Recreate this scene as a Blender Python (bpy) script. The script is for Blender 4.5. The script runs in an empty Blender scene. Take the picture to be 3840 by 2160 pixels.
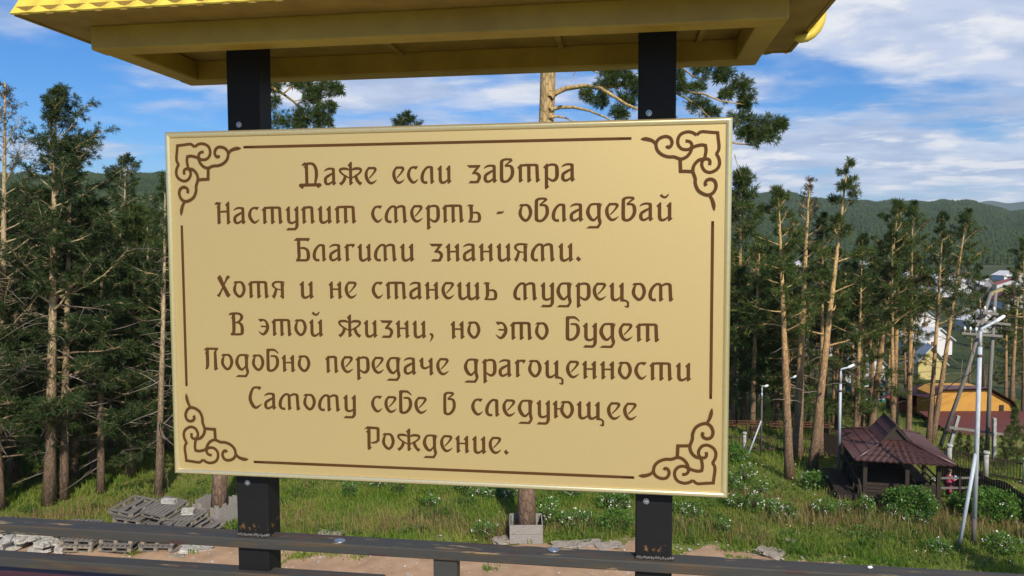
import bpy, bmesh, math, random
import numpy as np
from mathutils import Vector, Matrix
C = bpy.context.scene.collection
RAD = math.radians

# ------------------------------------------------------------------ camera, sky, sun, exposure
FOC, PITCH, ROLL, YAW = 2871.7, 0.058885, -0.003265, -0.150337     # full-size pixels, radians
HC = 10.4
cp, sp = math.cos(PITCH), math.sin(PITCH)
FW = np.array([0, cp, -sp]); UP0 = np.array([0, sp, cp]); RT0 = np.array([1., 0, 0])
RT = math.cos(ROLL)*RT0 + math.sin(ROLL)*UP0
UP = -math.sin(ROLL)*RT0 + math.cos(ROLL)*UP0
cam_d = bpy.data.cameras.new('camera'); cam = bpy.data.objects.new('camera', cam_d); C.objects.link(cam)
cam_d.sensor_width = 36; cam_d.lens = FOC/3840*36; cam_d.clip_start = 0.05; cam_d.clip_end = 40000
cam.matrix_world = Matrix(((RT[0], UP[0], -FW[0], 0), (RT[1], UP[1], -FW[1], 0), (RT[2], UP[2], -FW[2], HC), (0, 0, 0, 1)))
bpy.context.scene.camera = cam

SUN_AZ, SUN_EL = RAD(14), RAD(37.5)         # azimuth: to the right of straight-behind the camera
sun_dir = Vector((math.sin(SUN_AZ)*math.cos(SUN_EL), -math.cos(SUN_AZ)*math.cos(SUN_EL), math.sin(SUN_EL)))
sd = bpy.data.lights.new('sun', 'SUN'); sd.energy = 4.8; sd.angle = RAD(0.55); sd.color = (1, 0.90, 0.77)
so = bpy.data.objects.new('sun', sd); C.objects.link(so); so.location = (20, -20, 40)
so.rotation_euler = sun_dir.to_track_quat('Z', 'Y').to_euler()

W = bpy.data.worlds.new('World'); bpy.context.scene.world = W; W.use_nodes = True
def build_world():
    nt = W.node_tree; nt.nodes.clear(); N = nt.nodes.new; L = nt.links.new
    out = N('ShaderNodeOutputWorld'); bg = N('ShaderNodeBackground'); L(bg.outputs[0], out.inputs[0])
    bg.inputs[1].default_value = 0.1
    sky = N('ShaderNodeTexSky'); sky.sky_type = 'NISHITA'; sky.sun_disc = False
    sky.sun_elevation = SUN_EL; sky.sun_rotation = math.atan2(sun_dir.x, sun_dir.y)
    sky.air_density = 1.15; sky.dust_density = 0.5; sky.ozone_density = 3.0
    hs = N('ShaderNodeHueSaturation'); hs.inputs['Saturation'].default_value = 1.12; hs.inputs['Value'].default_value = 1.1
    tint = N('ShaderNodeMix'); tint.data_type = 'RGBA'; tint.blend_type = 'MULTIPLY'; tint.inputs['Factor'].default_value = 1; tint.inputs['B'].default_value = (0.50, 0.74, 1.10, 1)
    L(sky.outputs[0], tint.inputs['A']); L(tint.outputs['Result'], hs.inputs['Color'])
    tc = N('ShaderNodeTexCoord'); sx = N('ShaderNodeSeparateXYZ'); L(tc.outputs['Generated'], sx.inputs[0])
    def M(op, a, b=None, c=None):
        m = N('ShaderNodeMath'); m.operation = op
        for i, v in enumerate((a, b, c)):
            if v is None: continue
            if isinstance(v, (int, float)): m.inputs[i].default_value = v
            else: L(v, m.inputs[i])
        return m.outputs[0]
    z = M('ADD', M('MAXIMUM', sx.outputs[2], 0.0), 0.10)
    u = M('DIVIDE', sx.outputs[0], z); v = M('DIVIDE', sx.outputs[1], z)
    def noise(su, sv, sc, det, rough, w):
        cb = N('ShaderNodeCombineXYZ'); L(M('MULTIPLY', u, su), cb.inputs[0]); L(M('MULTIPLY', v, sv), cb.inputs[1]); cb.inputs[2].default_value = w
        n = N('ShaderNodeTexNoise'); n.inputs['Scale'].default_value = sc; n.inputs['Detail'].default_value = det
        n.inputs['Roughness'].default_value = rough; n.inputs['Distortion'].default_value = 0.15
        L(cb.outputs[0], n.inputs['Vector']); return n.outputs['Fac']
    def ramp(x, a, b):
        r = N('ShaderNodeMapRange'); r.interpolation_type = 'SMOOTHSTEP'; L(x, r.inputs[0])
        r.inputs[1].default_value = a; r.inputs[2].default_value = b; return r.outputs[0]
    cover = M('MULTIPLY', sx.outputs[0], 0.17)                       # more cloud to the right of the view
    n1 = M('ADD', noise(0.8, 1.15, 0.85, 8, 0.56, 3.1), cover)
    m1 = M('MULTIPLY', ramp(n1, 0.425, 0.57), 0.88)
    n2 = M('ADD', noise(1.0, 1.0, 2.3, 7, 0.55, 9.4), M('MULTIPLY', sx.outputs[0], 0.05))
    n3 = noise(1.0, 1.5, 1.7, 6, 0.6, 21.0)
    m2 = M('MULTIPLY', ramp(n2, 0.51, 0.64), M('ADD', M('MULTIPLY', ramp(n1, 0.45, 0.6), 0.8), 0.1))
    low = M('MULTIPLY', ramp(sx.outputs[2], 0.13, 0.0), 0.40)        # thickening veil near the horizon
    mix1 = N('ShaderNodeMix'); mix1.data_type = 'RGBA'; L(low, mix1.inputs['Factor']); L(hs.outputs[0], mix1.inputs['A']); mix1.inputs['B'].default_value = (4.4, 5.7, 8.1, 1)
    mix2 = N('ShaderNodeMix'); mix2.data_type = 'RGBA'; L(m1, mix2.inputs['Factor']); L(mix1.outputs['Result'], mix2.inputs['A']); grey = N('ShaderNodeMix'); grey.data_type = 'RGBA'; L(ramp(n3, 0.38, 0.62), grey.inputs['Factor']); grey.inputs['A'].default_value = (4.5, 5.4, 7.4, 1); grey.inputs['B'].default_value = (6.6, 7.2, 8.7, 1); L(grey.outputs['Result'], mix2.inputs['B'])
    mix3 = N('ShaderNodeMix'); mix3.data_type = 'RGBA'; L(m2, mix3.inputs['Factor']); L(mix2.outputs['Result'], mix3.inputs['A']); mix3.inputs['B'].default_value = (8.7, 8.8, 9.2, 1)
    L(mix3.outputs['Result'], bg.inputs[0])
build_world()
vs = bpy.context.scene.view_settings
vs.view_transform = 'Standard'; vs.look = 'None'; vs.exposure = 0.0; vs.gamma = 1; vs.use_curve_mapping = False
cy = bpy.context.scene.cycles
cy.max_bounces = 6; cy.diffuse_bounces = 3; cy.glossy_bounces = 3; cy.transparent_max_bounces = 6; cy.volume_bounces = 1
cy.use_denoising = True

# ------------------------------------------------------------------ helpers
rng = np.random.default_rng(7)
def ray(x, y): return FW + (x-1920)/FOC*RT - (y-1080)/FOC*UP
def at(x, y, Y):                        # photo pixel -> point at distance Y in front of the camera
    d = ray(x, y); p = d*(Y/d[1]); return Vector((p[0], p[1], p[2]+HC))
def on_ground(x, y, z=0.0):
    d = ray(x, y); p = d*((z-HC)/d[2]); return Vector((p[0], p[1], z))
def sstep(a, b, x):
    t = np.clip((x-a)/(b-a), 0, 1); return t*t*(3-2*t)

def tag(o, label=None, cat=None, group=None, kind=None):
    if label: o['label'] = label
    if cat: o['category'] = cat
    if group: o['group'] = group
    if kind: o['kind'] = kind
    return o
def empty(name, loc=(0, 0, 0), rz=0.0, label=None, cat=None, group=None):
    o = bpy.data.objects.new(name, None); C.objects.link(o); o.location = loc; o.rotation_euler = (0, 0, rz)
    o.empty_display_size = 0.2
    return tag(o, label, cat, group)
def link(name, me, m=None, parent=None, loc=None):
    o = bpy.data.objects.new(name, me); C.objects.link(o)
    if m is not None and not me.materials: me.materials.append(m)
    if parent: o.parent = parent
    if loc is not None: o.location = loc
    return o
def dup(root, loc, rz=0.0, scale=None, label=None, group=None):
    kids = [x for x in bpy.data.objects if x.parent == root]
    r = root.copy(); C.objects.link(r); r.location = loc; r.rotation_euler = (root.rotation_euler[0], root.rotation_euler[1], rz)
    if scale is not None: r.scale = scale if hasattr(scale, '__len__') else (scale,)*3
    if label: r['label'] = label
    if group: r['group'] = group
    for ch in kids:
        c = ch.copy(); C.objects.link(c); c.parent = r
        for g in [x for x in bpy.data.objects if x.parent == ch]:
            d = g.copy(); C.objects.link(d); d.parent = c
    return r
def np_mesh(name, V, F, smooth=False):
    V = np.asarray(V, np.float32).reshape(-1, 3); F = np.asarray(F, np.int32)
    me = bpy.data.meshes.new(name); n, k = F.shape
    me.vertices.add(len(V)); me.vertices.foreach_set('co', V.ravel())
    me.loops.add(n*k); me.loops.foreach_set('vertex_index', F.ravel())
    me.polygons.add(n); me.polygons.foreach_set('loop_start', np.arange(0, n*k, k, dtype=np.int32))
    if smooth: me.polygons.foreach_set('use_smooth', np.ones(n, bool))
    me.update(calc_edges=True); return me

class MB:
    def __init__(s): s.v = []; s.f = []; s.sm = []
    def add(s, V, F, smooth=False):
        b = len(s.v); s.v += [tuple(p) for p in V]
        for f in F: s.f.append([i+b for i in f]); s.sm.append(smooth)
        return s
    def box(s, c, size, rot=None, taper=1.0):
        hx, hy, hz = size[0]/2, size[1]/2, size[2]/2
        P = [Vector((x*hx*(taper if z > 0 else 1), y*hy*(taper if z > 0 else 1), z*hz)) for z in (-1, 1) for x, y in ((-1, -1), (1, -1), (1, 1), (-1, 1))]
        if rot is not None: P = [rot @ p for p in P]
        c = Vector(c)
        return s.add([p+c for p in P], [(3, 2, 1, 0), (4, 5, 6, 7), (0, 1, 5, 4), (1, 2, 6, 5), (2, 3, 7, 6), (3, 0, 4, 7)])
    def bar(s, a, b, w, h, up=(0, 0, 1)):   # rectangular bar from a to b
        a = Vector(a); b = Vector(b); d = (b-a); n = d.normalized(); u = Vector(up)
        x = n.cross(u)
        if x.length < 1e-4: x = n.cross(Vector((1, 0, 0)))
        x.normalize(); u = x.cross(n).normalized()
        P = [p + x*(i*w/2) + u*(j*h/2) for p in (a, b) for i, j in ((-1, -1), (1, -1), (1, 1), (-1, 1))]
        return s.add(P, [(0, 1, 2, 3), (7, 6, 5, 4), (1, 0, 4, 5), (2, 1, 5, 6), (3, 2, 6, 7), (0, 3, 7, 4)])
    def tube(s, pts, rad, n=8, cap=True):
        pts = [Vector(p) for p in pts]
        if not hasattr(rad, '__len__'): rad = [rad]*len(pts)
        V = []; F = []; ref = None
        for i, p in enumerate(pts):
            d = (pts[min(i+1, len(pts)-1)]-pts[max(i-1, 0)])
            if d.length < 1e-9: d = Vector((0, 0, 1))
            d.normalize()
            if ref is None:
                ref = d.cross(Vector((0.31, 0.87, 0.2)));
                if ref.length < 1e-3: ref = d.cross(Vector((1, 0, 0)))
            ref = (ref - d*ref.dot(d)).normalized(); w = d.cross(ref)
            for k in range(n):
                a = 2*math.pi*k/n; V.append(p + (ref*math.cos(a)+w*math.sin(a))*rad[i])
        for i in range(len(pts)-1):
            for k in range(n):
                a = i*n+k; b = i*n+(k+1) % n; F.append((a, b, b+n, a+n))
        s.add(V, F, True)
        if cap:
            b0 = len(s.v)-len(V)
            s.f.append([b0+k for k in range(n)][::-1]); s.sm.append(False)
            s.f.append([b0+(len(pts)-1)*n+k for k in range(n)]); s.sm.append(False)
        return s
    def mesh(s, name):
        me = bpy.data.meshes.new(name); me.from_pydata([tuple(p) for p in s.v], [], s.f)
        me.polygons.foreach_set('use_smooth', s.sm); me.update(); return me
    def build(s, name, m, parent=None, loc=None, bevel=0):
        o = link(name, s.mesh(name), m, parent, loc)
        if bevel:
            b = o.modifiers.new('bevel', 'BEVEL'); b.width = bevel; b.segments = 2; b.limit_method = 'ANGLE'
        return o

# ------------------------------------------------------------------ materials
def mat(name, col, col2=None, scale=5.0, rough=0.7, metal=0.0, bump=0.0, bscale=30.0, detail=6, stretch=(1, 1, 1), lo=0.35, hi=0.65, coords='Object', spec=0.5, transl=0.0, translcol=None):
    m = bpy.data.materials.new(name); m.use_nodes = True; nt = m.node_tree; N = nt.nodes.new; L = nt.links.new
    b = nt.nodes['Principled BSDF']; b.inputs['Roughness'].default_value = rough; b.inputs['Metallic'].default_value = metal
    b.inputs['Specular IOR Level'].default_value = spec
    b.inputs['Base Color'].default_value = (*col, 1)
    tc = N('ShaderNodeTexCoord'); mp = N('ShaderNodeMapping'); mp.inputs['Scale'].default_value = stretch
    L(tc.outputs[coords] if coords != 'World' else N('ShaderNodeNewGeometry').outputs['Position'], mp.inputs[0])
    m['_map'] = mp.name
    csock = None
    if col2 is not None:
        n = N('ShaderNodeTexNoise'); n.inputs['Scale'].default_value = scale; n.inputs['Detail'].default_value = detail; n.inputs['Roughness'].default_value = 0.6
        L(mp.outputs[0], n.inputs['Vector'])
        r = N('ShaderNodeValToRGB'); r.color_ramp.elements[0].position = lo; r.color_ramp.elements[1].position = hi
        r.color_ramp.elements[0].color = (*col, 1); r.color_ramp.elements[1].color = (*col2, 1)
        L(n.outputs['Fac'], r.inputs[0]); L(r.outputs[0], b.inputs['Base Color']); csock = r.outputs[0]
    if bump:
        n2 = N('ShaderNodeTexNoise'); n2.inputs['Scale'].default_value = bscale; n2.inputs['Detail'].default_value = 5
        L(mp.outputs[0], n2.inputs['Vector']); bp = N('ShaderNodeBump'); bp.inputs['Strength'].default_value = bump; bp.inputs['Distance'].default_value = 0.02
        L(n2.outputs['Fac'], bp.inputs['Height']); L(bp.outputs[0], b.inputs['Normal'])
    if transl:
        t = N('ShaderNodeBsdfTranslucent'); ms = N('ShaderNodeMixShader'); ms.inputs[0].default_value = transl
        if csock is not None: L(csock, t.inputs[0])
        else: t.inputs[0].default_value = (*(translcol or col), 1)
        o = nt.nodes['Material Output']; L(b.outputs[0], ms.inputs[1]); L(t.outputs[0], ms.inputs[2]); L(ms.outputs[0], o.inputs[0])
    return m
def srgb(r, g, b):
    f = lambda c: (c/255/12.92 if c/255 <= 0.04045 else ((c/255+0.055)/1.055)**2.4)
    return (f(r), f(g), f(b))

M = {}
M['letter'] = mat('letter_brown', (0.095, 0.042, 0.011), (0.082, 0.036, 0.009), 8, rough=0.6, spec=0.15)
M['yellow'] = mat('yellow_paint', (0.385, 0.255, 0.026), (0.29, 0.18, 0.020), 9, rough=0.45, bump=0.05, bscale=60)
M['yellow_roof'] = mat('yellow_roof_sheet', (0.74, 0.58, 0.075), (0.66, 0.50, 0.065), 14, rough=0.4, bump=0.04, bscale=90)
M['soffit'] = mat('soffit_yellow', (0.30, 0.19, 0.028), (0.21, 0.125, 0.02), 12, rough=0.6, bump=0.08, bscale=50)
M['steel'] = mat('zinc_steel', (0.55, 0.56, 0.58), (0.42, 0.43, 0.45), 40, rough=0.38, metal=0.9)
M['maroon'] = mat('maroon_paint', (0.085, 0.025, 0.022), (0.065, 0.02, 0.02), 20, rough=0.55)
M['weld'] = mat('weld_metal', (0.20, 0.19, 0.18), (0.05, 0.045, 0.04), 200, rough=0.6, metal=0.4)
M['concrete'] = mat('grey_concrete', (0.42, 0.41, 0.38), (0.30, 0.29, 0.27), 6, rough=0.9, bump=0.2)
M['whitepost'] = mat('whitewashed_concrete', (0.46, 0.46, 0.43), (0.28, 0.28, 0.265), 7, rough=0.9, bump=0.2)
M['greywood'] = mat('weathered_wood', (0.20, 0.185, 0.165), (0.10, 0.092, 0.08), 6, rough=0.85, bump=0.4, bscale=14, stretch=(6, 0.8, 6))
M['endwood'] = mat('pale_wood', (0.32, 0.275, 0.205), (0.17, 0.145, 0.105), 7, rough=0.85, bump=0.3)
M['orangewood'] = mat('rusty_orange_wood', (0.34, 0.13, 0.05), (0.22, 0.085, 0.035), 6, rough=0.85, bump=0.3)
M['rubble'] = mat('broken_white_stone', (0.50, 0.48, 0.43), (0.26, 0.25, 0.22), 7, rough=0.95, bump=0.4)
M['sandrock'] = mat('sandy_rock', (0.36, 0.31, 0.25), (0.22, 0.185, 0.145), 6, rough=0.95, bump=0.5)
M['boxwood'] = mat('silvery_box_planks', (0.34, 0.32, 0.295), (0.20, 0.185, 0.165), 6, rough=0.85, bump=0.4, bscale=14, stretch=(1, 6, 6))
M['netting'] = mat('dull_orange_rail', (0.17, 0.06, 0.028), (0.11, 0.045, 0.022), 6, rough=0.85)
M['redbrick'] = mat('red_brick', (0.44, 0.17, 0.09), (0.32, 0.11, 0.06), 9, rough=0.95, bump=0.4)
M['darkwood'] = mat('dark_stained_wood', (0.040, 0.028, 0.018), (0.024, 0.017, 0.012), 6, rough=0.6, bump=0.3, stretch=(5, 5, 1))
M['darkfence'] = mat('dark_brown_boards', (0.052, 0.036, 0.022), (0.028, 0.019, 0.013), 5, rough=0.8, bump=0.3)
M['iron'] = mat('rusty_iron', (0.085, 0.05, 0.03), (0.05, 0.035, 0.025), 12, rough=0.8)
M['rooftile'] = mat('chocolate_metal_tile', (0.082, 0.038, 0.034), (0.058, 0.028, 0.026), 5, rough=0.36, spec=0.5, lo=0.3, hi=0.7)
M['pole_grey'] = mat('blue_grey_pole_paint', (0.50, 0.56, 0.60), (0.36, 0.41, 0.45), 5, rough=0.55, stretch=(4, 4, 0.7), lo=0.4, hi=0.68)
M['pole_dark'] = mat('pole_shade_and_cable', (0.075, 0.075, 0.08), (0.12, 0.09, 0.07), 8, rough=0.7)  # shadow on the lower poles as colour; also clamps and cables
M['pole_wood'] = mat('grey_utility_pole', (0.25, 0.235, 0.21), (0.155, 0.145, 0.13), 7, rough=0.9, bump=0.3, stretch=(5, 5, 0.6))
M['lamp'] = mat('white_lamp_housing', (0.82, 0.83, 0.82), None, rough=0.4)
M['insul'] = mat('white_porcelain', (0.8, 0.8, 0.78), None, rough=0.2)
M['pink'] = mat('pink_coat', (0.42, 0.06, 0.13), (0.34, 0.05, 0.11), 20, rough=0.8)
M['skin'] = mat('skin', (0.55, 0.33, 0.24), None, rough=0.6)
M['hair'] = mat('dark_hair', (0.03, 0.018, 0.012), None, rough=0.6)
M['teal'] = mat('teal_rubber', (0.02, 0.30, 0.27), None, rough=0.5)
M['bluewhite'] = mat('blue_white_cloth', (0.7, 0.75, 0.8), (0.1, 0.25, 0.5), 30, rough=0.8, lo=0.48, hi=0.52)
M['leaf'] = mat('shrub_leaf', (0.07, 0.17, 0.022), (0.13, 0.24, 0.04), 3, rough=0.55, transl=0.3, spec=0.3)
M['herb'] = mat('herb_leaf', (0.045, 0.105, 0.018), (0.10, 0.17, 0.03), 0.7, rough=0.55, transl=0.3, spec=0.25, coords='World')
M['blossom'] = mat('white_blossom', (0.80, 0.80, 0.68), None, rough=0.7, transl=0.2)
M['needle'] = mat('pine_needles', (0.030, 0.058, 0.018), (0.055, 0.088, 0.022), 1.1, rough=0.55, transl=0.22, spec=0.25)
M['needle_lit'] = mat('pine_needles_lit', (0.048, 0.090, 0.022), (0.105, 0.145, 0.034), 0.8, rough=0.6, transl=0.25, spec=0.2)  # lighter copy of the needle green, with sunlight put into the colour
M['needle_dry'] = mat('sparse_needles', (0.050, 0.058, 0.034), (0.085, 0.075, 0.045), 1.1, rough=0.6, transl=0.2, spec=0.2)
M['needle_far'] = mat('far_forest', (0.024, 0.044, 0.013), (0.048, 0.072, 0.020), 0.045, rough=0.8, spec=0.1, coords='World', detail=8, lo=0.4, hi=0.6)
M['deadwood'] = mat('grey_dead_branches', (0.26, 0.225, 0.18), (0.14, 0.118, 0.092), 2.0, rough=0.9)
M['grass'] = mat('grass_blades', (0.125, 0.25, 0.024), (0.30, 0.36, 0.062), 0.35, rough=0.6, transl=0.5, spec=0.2, coords='World', detail=8)
M['drygrass'] = mat('dry_grass_blades', (0.34, 0.265, 0.115), (0.24, 0.16, 0.08), 0.6, rough=0.75, transl=0.3, spec=0.15, coords='World')

def bark(name, low, mid, high, z0, z1, noise=9):
    m = bpy.data.materials.new(name); m.use_nodes = True; nt = m.node_tree; N = nt.nodes.new; L = nt.links.new
    b = nt.nodes['Principled BSDF']; b.inputs['Roughness'].default_value = 0.9; b.inputs['Specular IOR Level'].default_value = 0.2
    tc = N('ShaderNodeTexCoord'); sx = N('ShaderNodeSeparateXYZ'); L(tc.outputs['Object'], sx.inputs[0])
    n = N('ShaderNodeTexNoise'); n.inputs['Scale'].default_value = 1.3; L(tc.outputs['Object'], n.inputs['Vector'])
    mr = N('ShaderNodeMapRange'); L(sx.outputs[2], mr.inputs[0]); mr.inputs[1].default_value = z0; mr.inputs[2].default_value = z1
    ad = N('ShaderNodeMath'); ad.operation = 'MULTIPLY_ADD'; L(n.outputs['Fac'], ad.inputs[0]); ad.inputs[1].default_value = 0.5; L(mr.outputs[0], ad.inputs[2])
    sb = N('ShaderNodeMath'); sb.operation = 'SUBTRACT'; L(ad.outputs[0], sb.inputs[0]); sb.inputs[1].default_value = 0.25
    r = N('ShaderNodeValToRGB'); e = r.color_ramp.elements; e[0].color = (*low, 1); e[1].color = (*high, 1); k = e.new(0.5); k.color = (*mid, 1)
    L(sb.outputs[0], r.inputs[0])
    mp = N('ShaderNodeMapping'); mp.inputs['Scale'].default_value = (1, 1, 0.35); L(tc.outputs['Object'], mp.inputs[0])
    vo = N('ShaderNodeTexVoronoi'); vo.feature = 'DISTANCE_TO_EDGE'; vo.inputs['Scale'].default_value = noise*1.4; L(mp.outputs[0], vo.inputs['Vector'])
    cr = N('ShaderNodeMapRange'); L(vo.outputs['Distance'], cr.inputs[0]); cr.inputs[1].default_value = 0; cr.inputs[2].default_value = 0.12; cr.inputs[3].default_value = 0.5; cr.inputs[4].default_value = 1
    n3 = N('ShaderNodeTexNoise'); n3.inputs['Scale'].default_value = noise; n3.inputs['Detail'].default_value = 6; L(mp.outputs[0], n3.inputs['Vector'])
    vr = N('ShaderNodeMapRange'); L(n3.outputs['Fac'], vr.inputs[0]); vr.inputs[1].default_value = 0.3; vr.inputs[2].default_value = 0.7; vr.inputs[3].default_value = 0.65; vr.inputs[4].default_value = 1.2
    mu = N('ShaderNodeMath'); mu.operation = 'MULTIPLY'; L(cr.outputs[0], mu.inputs[0]); L(vr.outputs[0], mu.inputs[1])
    mx = N('ShaderNodeMix'); mx.data_type = 'RGBA'; mx.blend_type = 'MULTIPLY'; mx.inputs['Factor'].default_value = 1
    L(r.outputs[0], mx.inputs['A']); L(mu.outputs[0], mx.inputs['B']); L(mx.outputs['Result'], b.inputs['Base Color'])
    bp = N('ShaderNodeBump'); bp.inputs['Strength'].default_value = 0.7; bp.inputs['Distance'].default_value = 0.03; L(mu.outputs[0], bp.inputs['Height']); L(bp.outputs[0], b.inputs['Normal'])
    return m
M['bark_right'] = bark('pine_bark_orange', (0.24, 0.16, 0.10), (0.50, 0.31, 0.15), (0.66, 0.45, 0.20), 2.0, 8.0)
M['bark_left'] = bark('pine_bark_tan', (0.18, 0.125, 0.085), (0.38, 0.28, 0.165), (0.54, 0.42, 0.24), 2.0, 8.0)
M['bark_big'] = bark('old_pine_bark', (0.24, 0.165, 0.115), (0.36, 0.245, 0.135), (0.52, 0.37, 0.17), 4.0, 12.0, 6)

def panel_mat():
    m = bpy.data.materials.new('satin_gold_panel'); m.use_nodes = True; nt = m.node_tree; N = nt.nodes.new; L = nt.links.new
    b = nt.nodes['Principled BSDF']; b.inputs['Roughness'].default_value = 0.47; b.inputs['Metallic'].default_value = 0.45
    tc = N('ShaderNodeTexCoord')
    n = N('ShaderNodeTexNoise'); n.inputs['Scale'].default_value = 900; n.inputs['Detail'].default_value = 1; L(tc.outputs['Object'], n.inputs['Vector'])
    r = N('ShaderNodeValToRGB'); e = r.color_ramp.elements; e[0].position = 0.25; e[0].color = (0.56, 0.425, 0.185, 1); e[1].position = 0.75; e[1].color = (0.61, 0.468, 0.207, 1)
    L(n.outputs['Fac'], r.inputs[0]); L(r.outputs[0], b.inputs['Base Color'])
    bp = N('ShaderNodeBump'); bp.inputs['Strength'].default_value = 0.05; bp.inputs['Distance'].default_value = 0.001; L(n.outputs['Fac'], bp.inputs['Height']); L(bp.outputs[0], b.inputs['Normal'])
    return m
M['panel'] = panel_mat()
M['frame'] = mat('champagne_aluminium', (0.90, 0.77, 0.43), (0.84, 0.71, 0.39), 120, rough=0.28, metal=0.75)

def worn_mat(name, base, base2, rust, patch, zrust=None):
    # dark paint with worn streaks along the bar, patches of older paint and rust near a given height
    m = bpy.data.materials.new(name); m.use_nodes = True; nt = m.node_tree; N = nt.nodes.new; L = nt.links.new
    b = nt.nodes['Principled BSDF']; b.inputs['Roughness'].default_value = 0.62; b.inputs['Specular IOR Level'].default_value = 0.3
    tc = N('ShaderNodeTexCoord')
    def noi(sc, st, det=6):
        mp = N('ShaderNodeMapping'); mp.inputs['Scale'].default_value = st; L(tc.outputs['Object'], mp.inputs[0])
        n = N('ShaderNodeTexNoise'); n.inputs['Scale'].default_value = sc; n.inputs['Detail'].default_value = det; n.inputs['Roughness'].default_value = 0.65; L(mp.outputs[0], n.inputs['Vector']); return n.outputs['Fac']
    def rmp(x, a, c):
        r = N('ShaderNodeMapRange'); L(x, r.inputs[0]); r.inputs[1].default_value = a; r.inputs[2].default_value = c; return r.outputs[0]
    def mix(f, a, c):
        x = N('ShaderNodeMix'); x.data_type = 'RGBA'; L(f, x.inputs['Factor'])
        for s, v in (('A', a), ('B', c)):
            if isinstance(v, tuple): x.inputs[s].default_value = (*v, 1)
            else: L(v, x.inputs[s])
        return x.outputs['Result']
    c = mix(noi(7, (1, 4, 4)), base, base2)
    if patch is not None:
        c = mix(rmp(noi(2.6, (1, 7, 7), 5), 0.54, 0.60), c, patch)
        c = mix(rmp(noi(4.2, (1.2, 14, 14), 8), 0.50, 0.66), c, rust)
        c = mix(rmp(noi(60, (0.12, 1, 1), 3), 0.64, 0.72), c, (0.36, 0.26, 0.12))
    if zrust is not None:
        sx = N('ShaderNodeSeparateXYZ'); L(tc.outputs['Object'], sx.inputs[0])
        ab = N('ShaderNodeMath'); ab.operation = 'SUBTRACT'; L(sx.outputs[2], ab.inputs[0]); ab.inputs[1].default_value = zrust
        a2 = N('ShaderNodeMath'); a2.operation = 'ABSOLUTE'; L(ab.outputs[0], a2.inputs[0])
        z = rmp(a2.outputs[0], 0.011, 0.002)
        mu = N('ShaderNodeMath'); mu.operation = 'MULTIPLY'; L(z, mu.inputs[0]); L(rmp(noi(110, (1, 1, 1), 8), 0.55, 0.70), mu.inputs[1])
        c = mix(mu.outputs[0], c, (0.30, 0.14, 0.03))
    L(c, b.inputs['Base Color'])
    bp = N('ShaderNodeBump'); bp.inputs['Strength'].default_value = 0.15; bp.inputs['Distance'].default_value = 0.002; L(noi(120, (0.3, 1, 1)), bp.inputs['Height']); L(bp.outputs[0], b.inputs['Normal'])
    return m
M['rail'] = worn_mat('worn_blue_grey_paint', (0.038, 0.039, 0.036), (0.060, 0.058, 0.050), (0.090, 0.060, 0.032), (0.055, 0.032, 0.030))

# ------------------------------------------------------------------ ground and hills
def height(x, y):
    x = np.asarray(x, float); y = np.asarray(y, float)
    D = np.hypot(x, y); th = np.degrees(np.arctan2(x, y))
    z = -3.2*sstep(40, 75, y) - 0.5*sstep(14, 22, x)*sstep(33, 40, y)
    z = z + 0.05*np.sin(x*0.9+1.3)*np.sin(y*0.7) + 0.03*np.sin(x*2.1)*np.cos(y*1.7+0.4)
    lift = sstep(0, 8, th)
    d0 = 200 + 330*lift; d1 = 1000 + 500*lift
    el = np.interp(th, [-180, -60, -34, -20, 0, 12, 16, 20.3, 21.7, 24.4, 27.5, 29.2, 30.5, 31.8, 33, 40, 60, 180], [0.02, 0.06, 0.082, 0.082, 0.07, 0.066, 0.062, 0.0585, 0.0530, 0.0505, 0.0480, 0.0505, 0.0495, 0.0445, 0.037, 0.028, 0.02, 0.02])
    crest = el*d1*np.cos(np.radians(np.clip(th, -60, 60))) + 10.4 + 1.5*np.sin(th*1.7) + 1.0*np.sin(th*4.1+1)
    hill = crest*sstep(d0, d1, D) * (1-0.8*sstep(d1+150, d1+2500, D))
    far = sstep(3600, 4600, D)
    return z + hill*(1-far)
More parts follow.
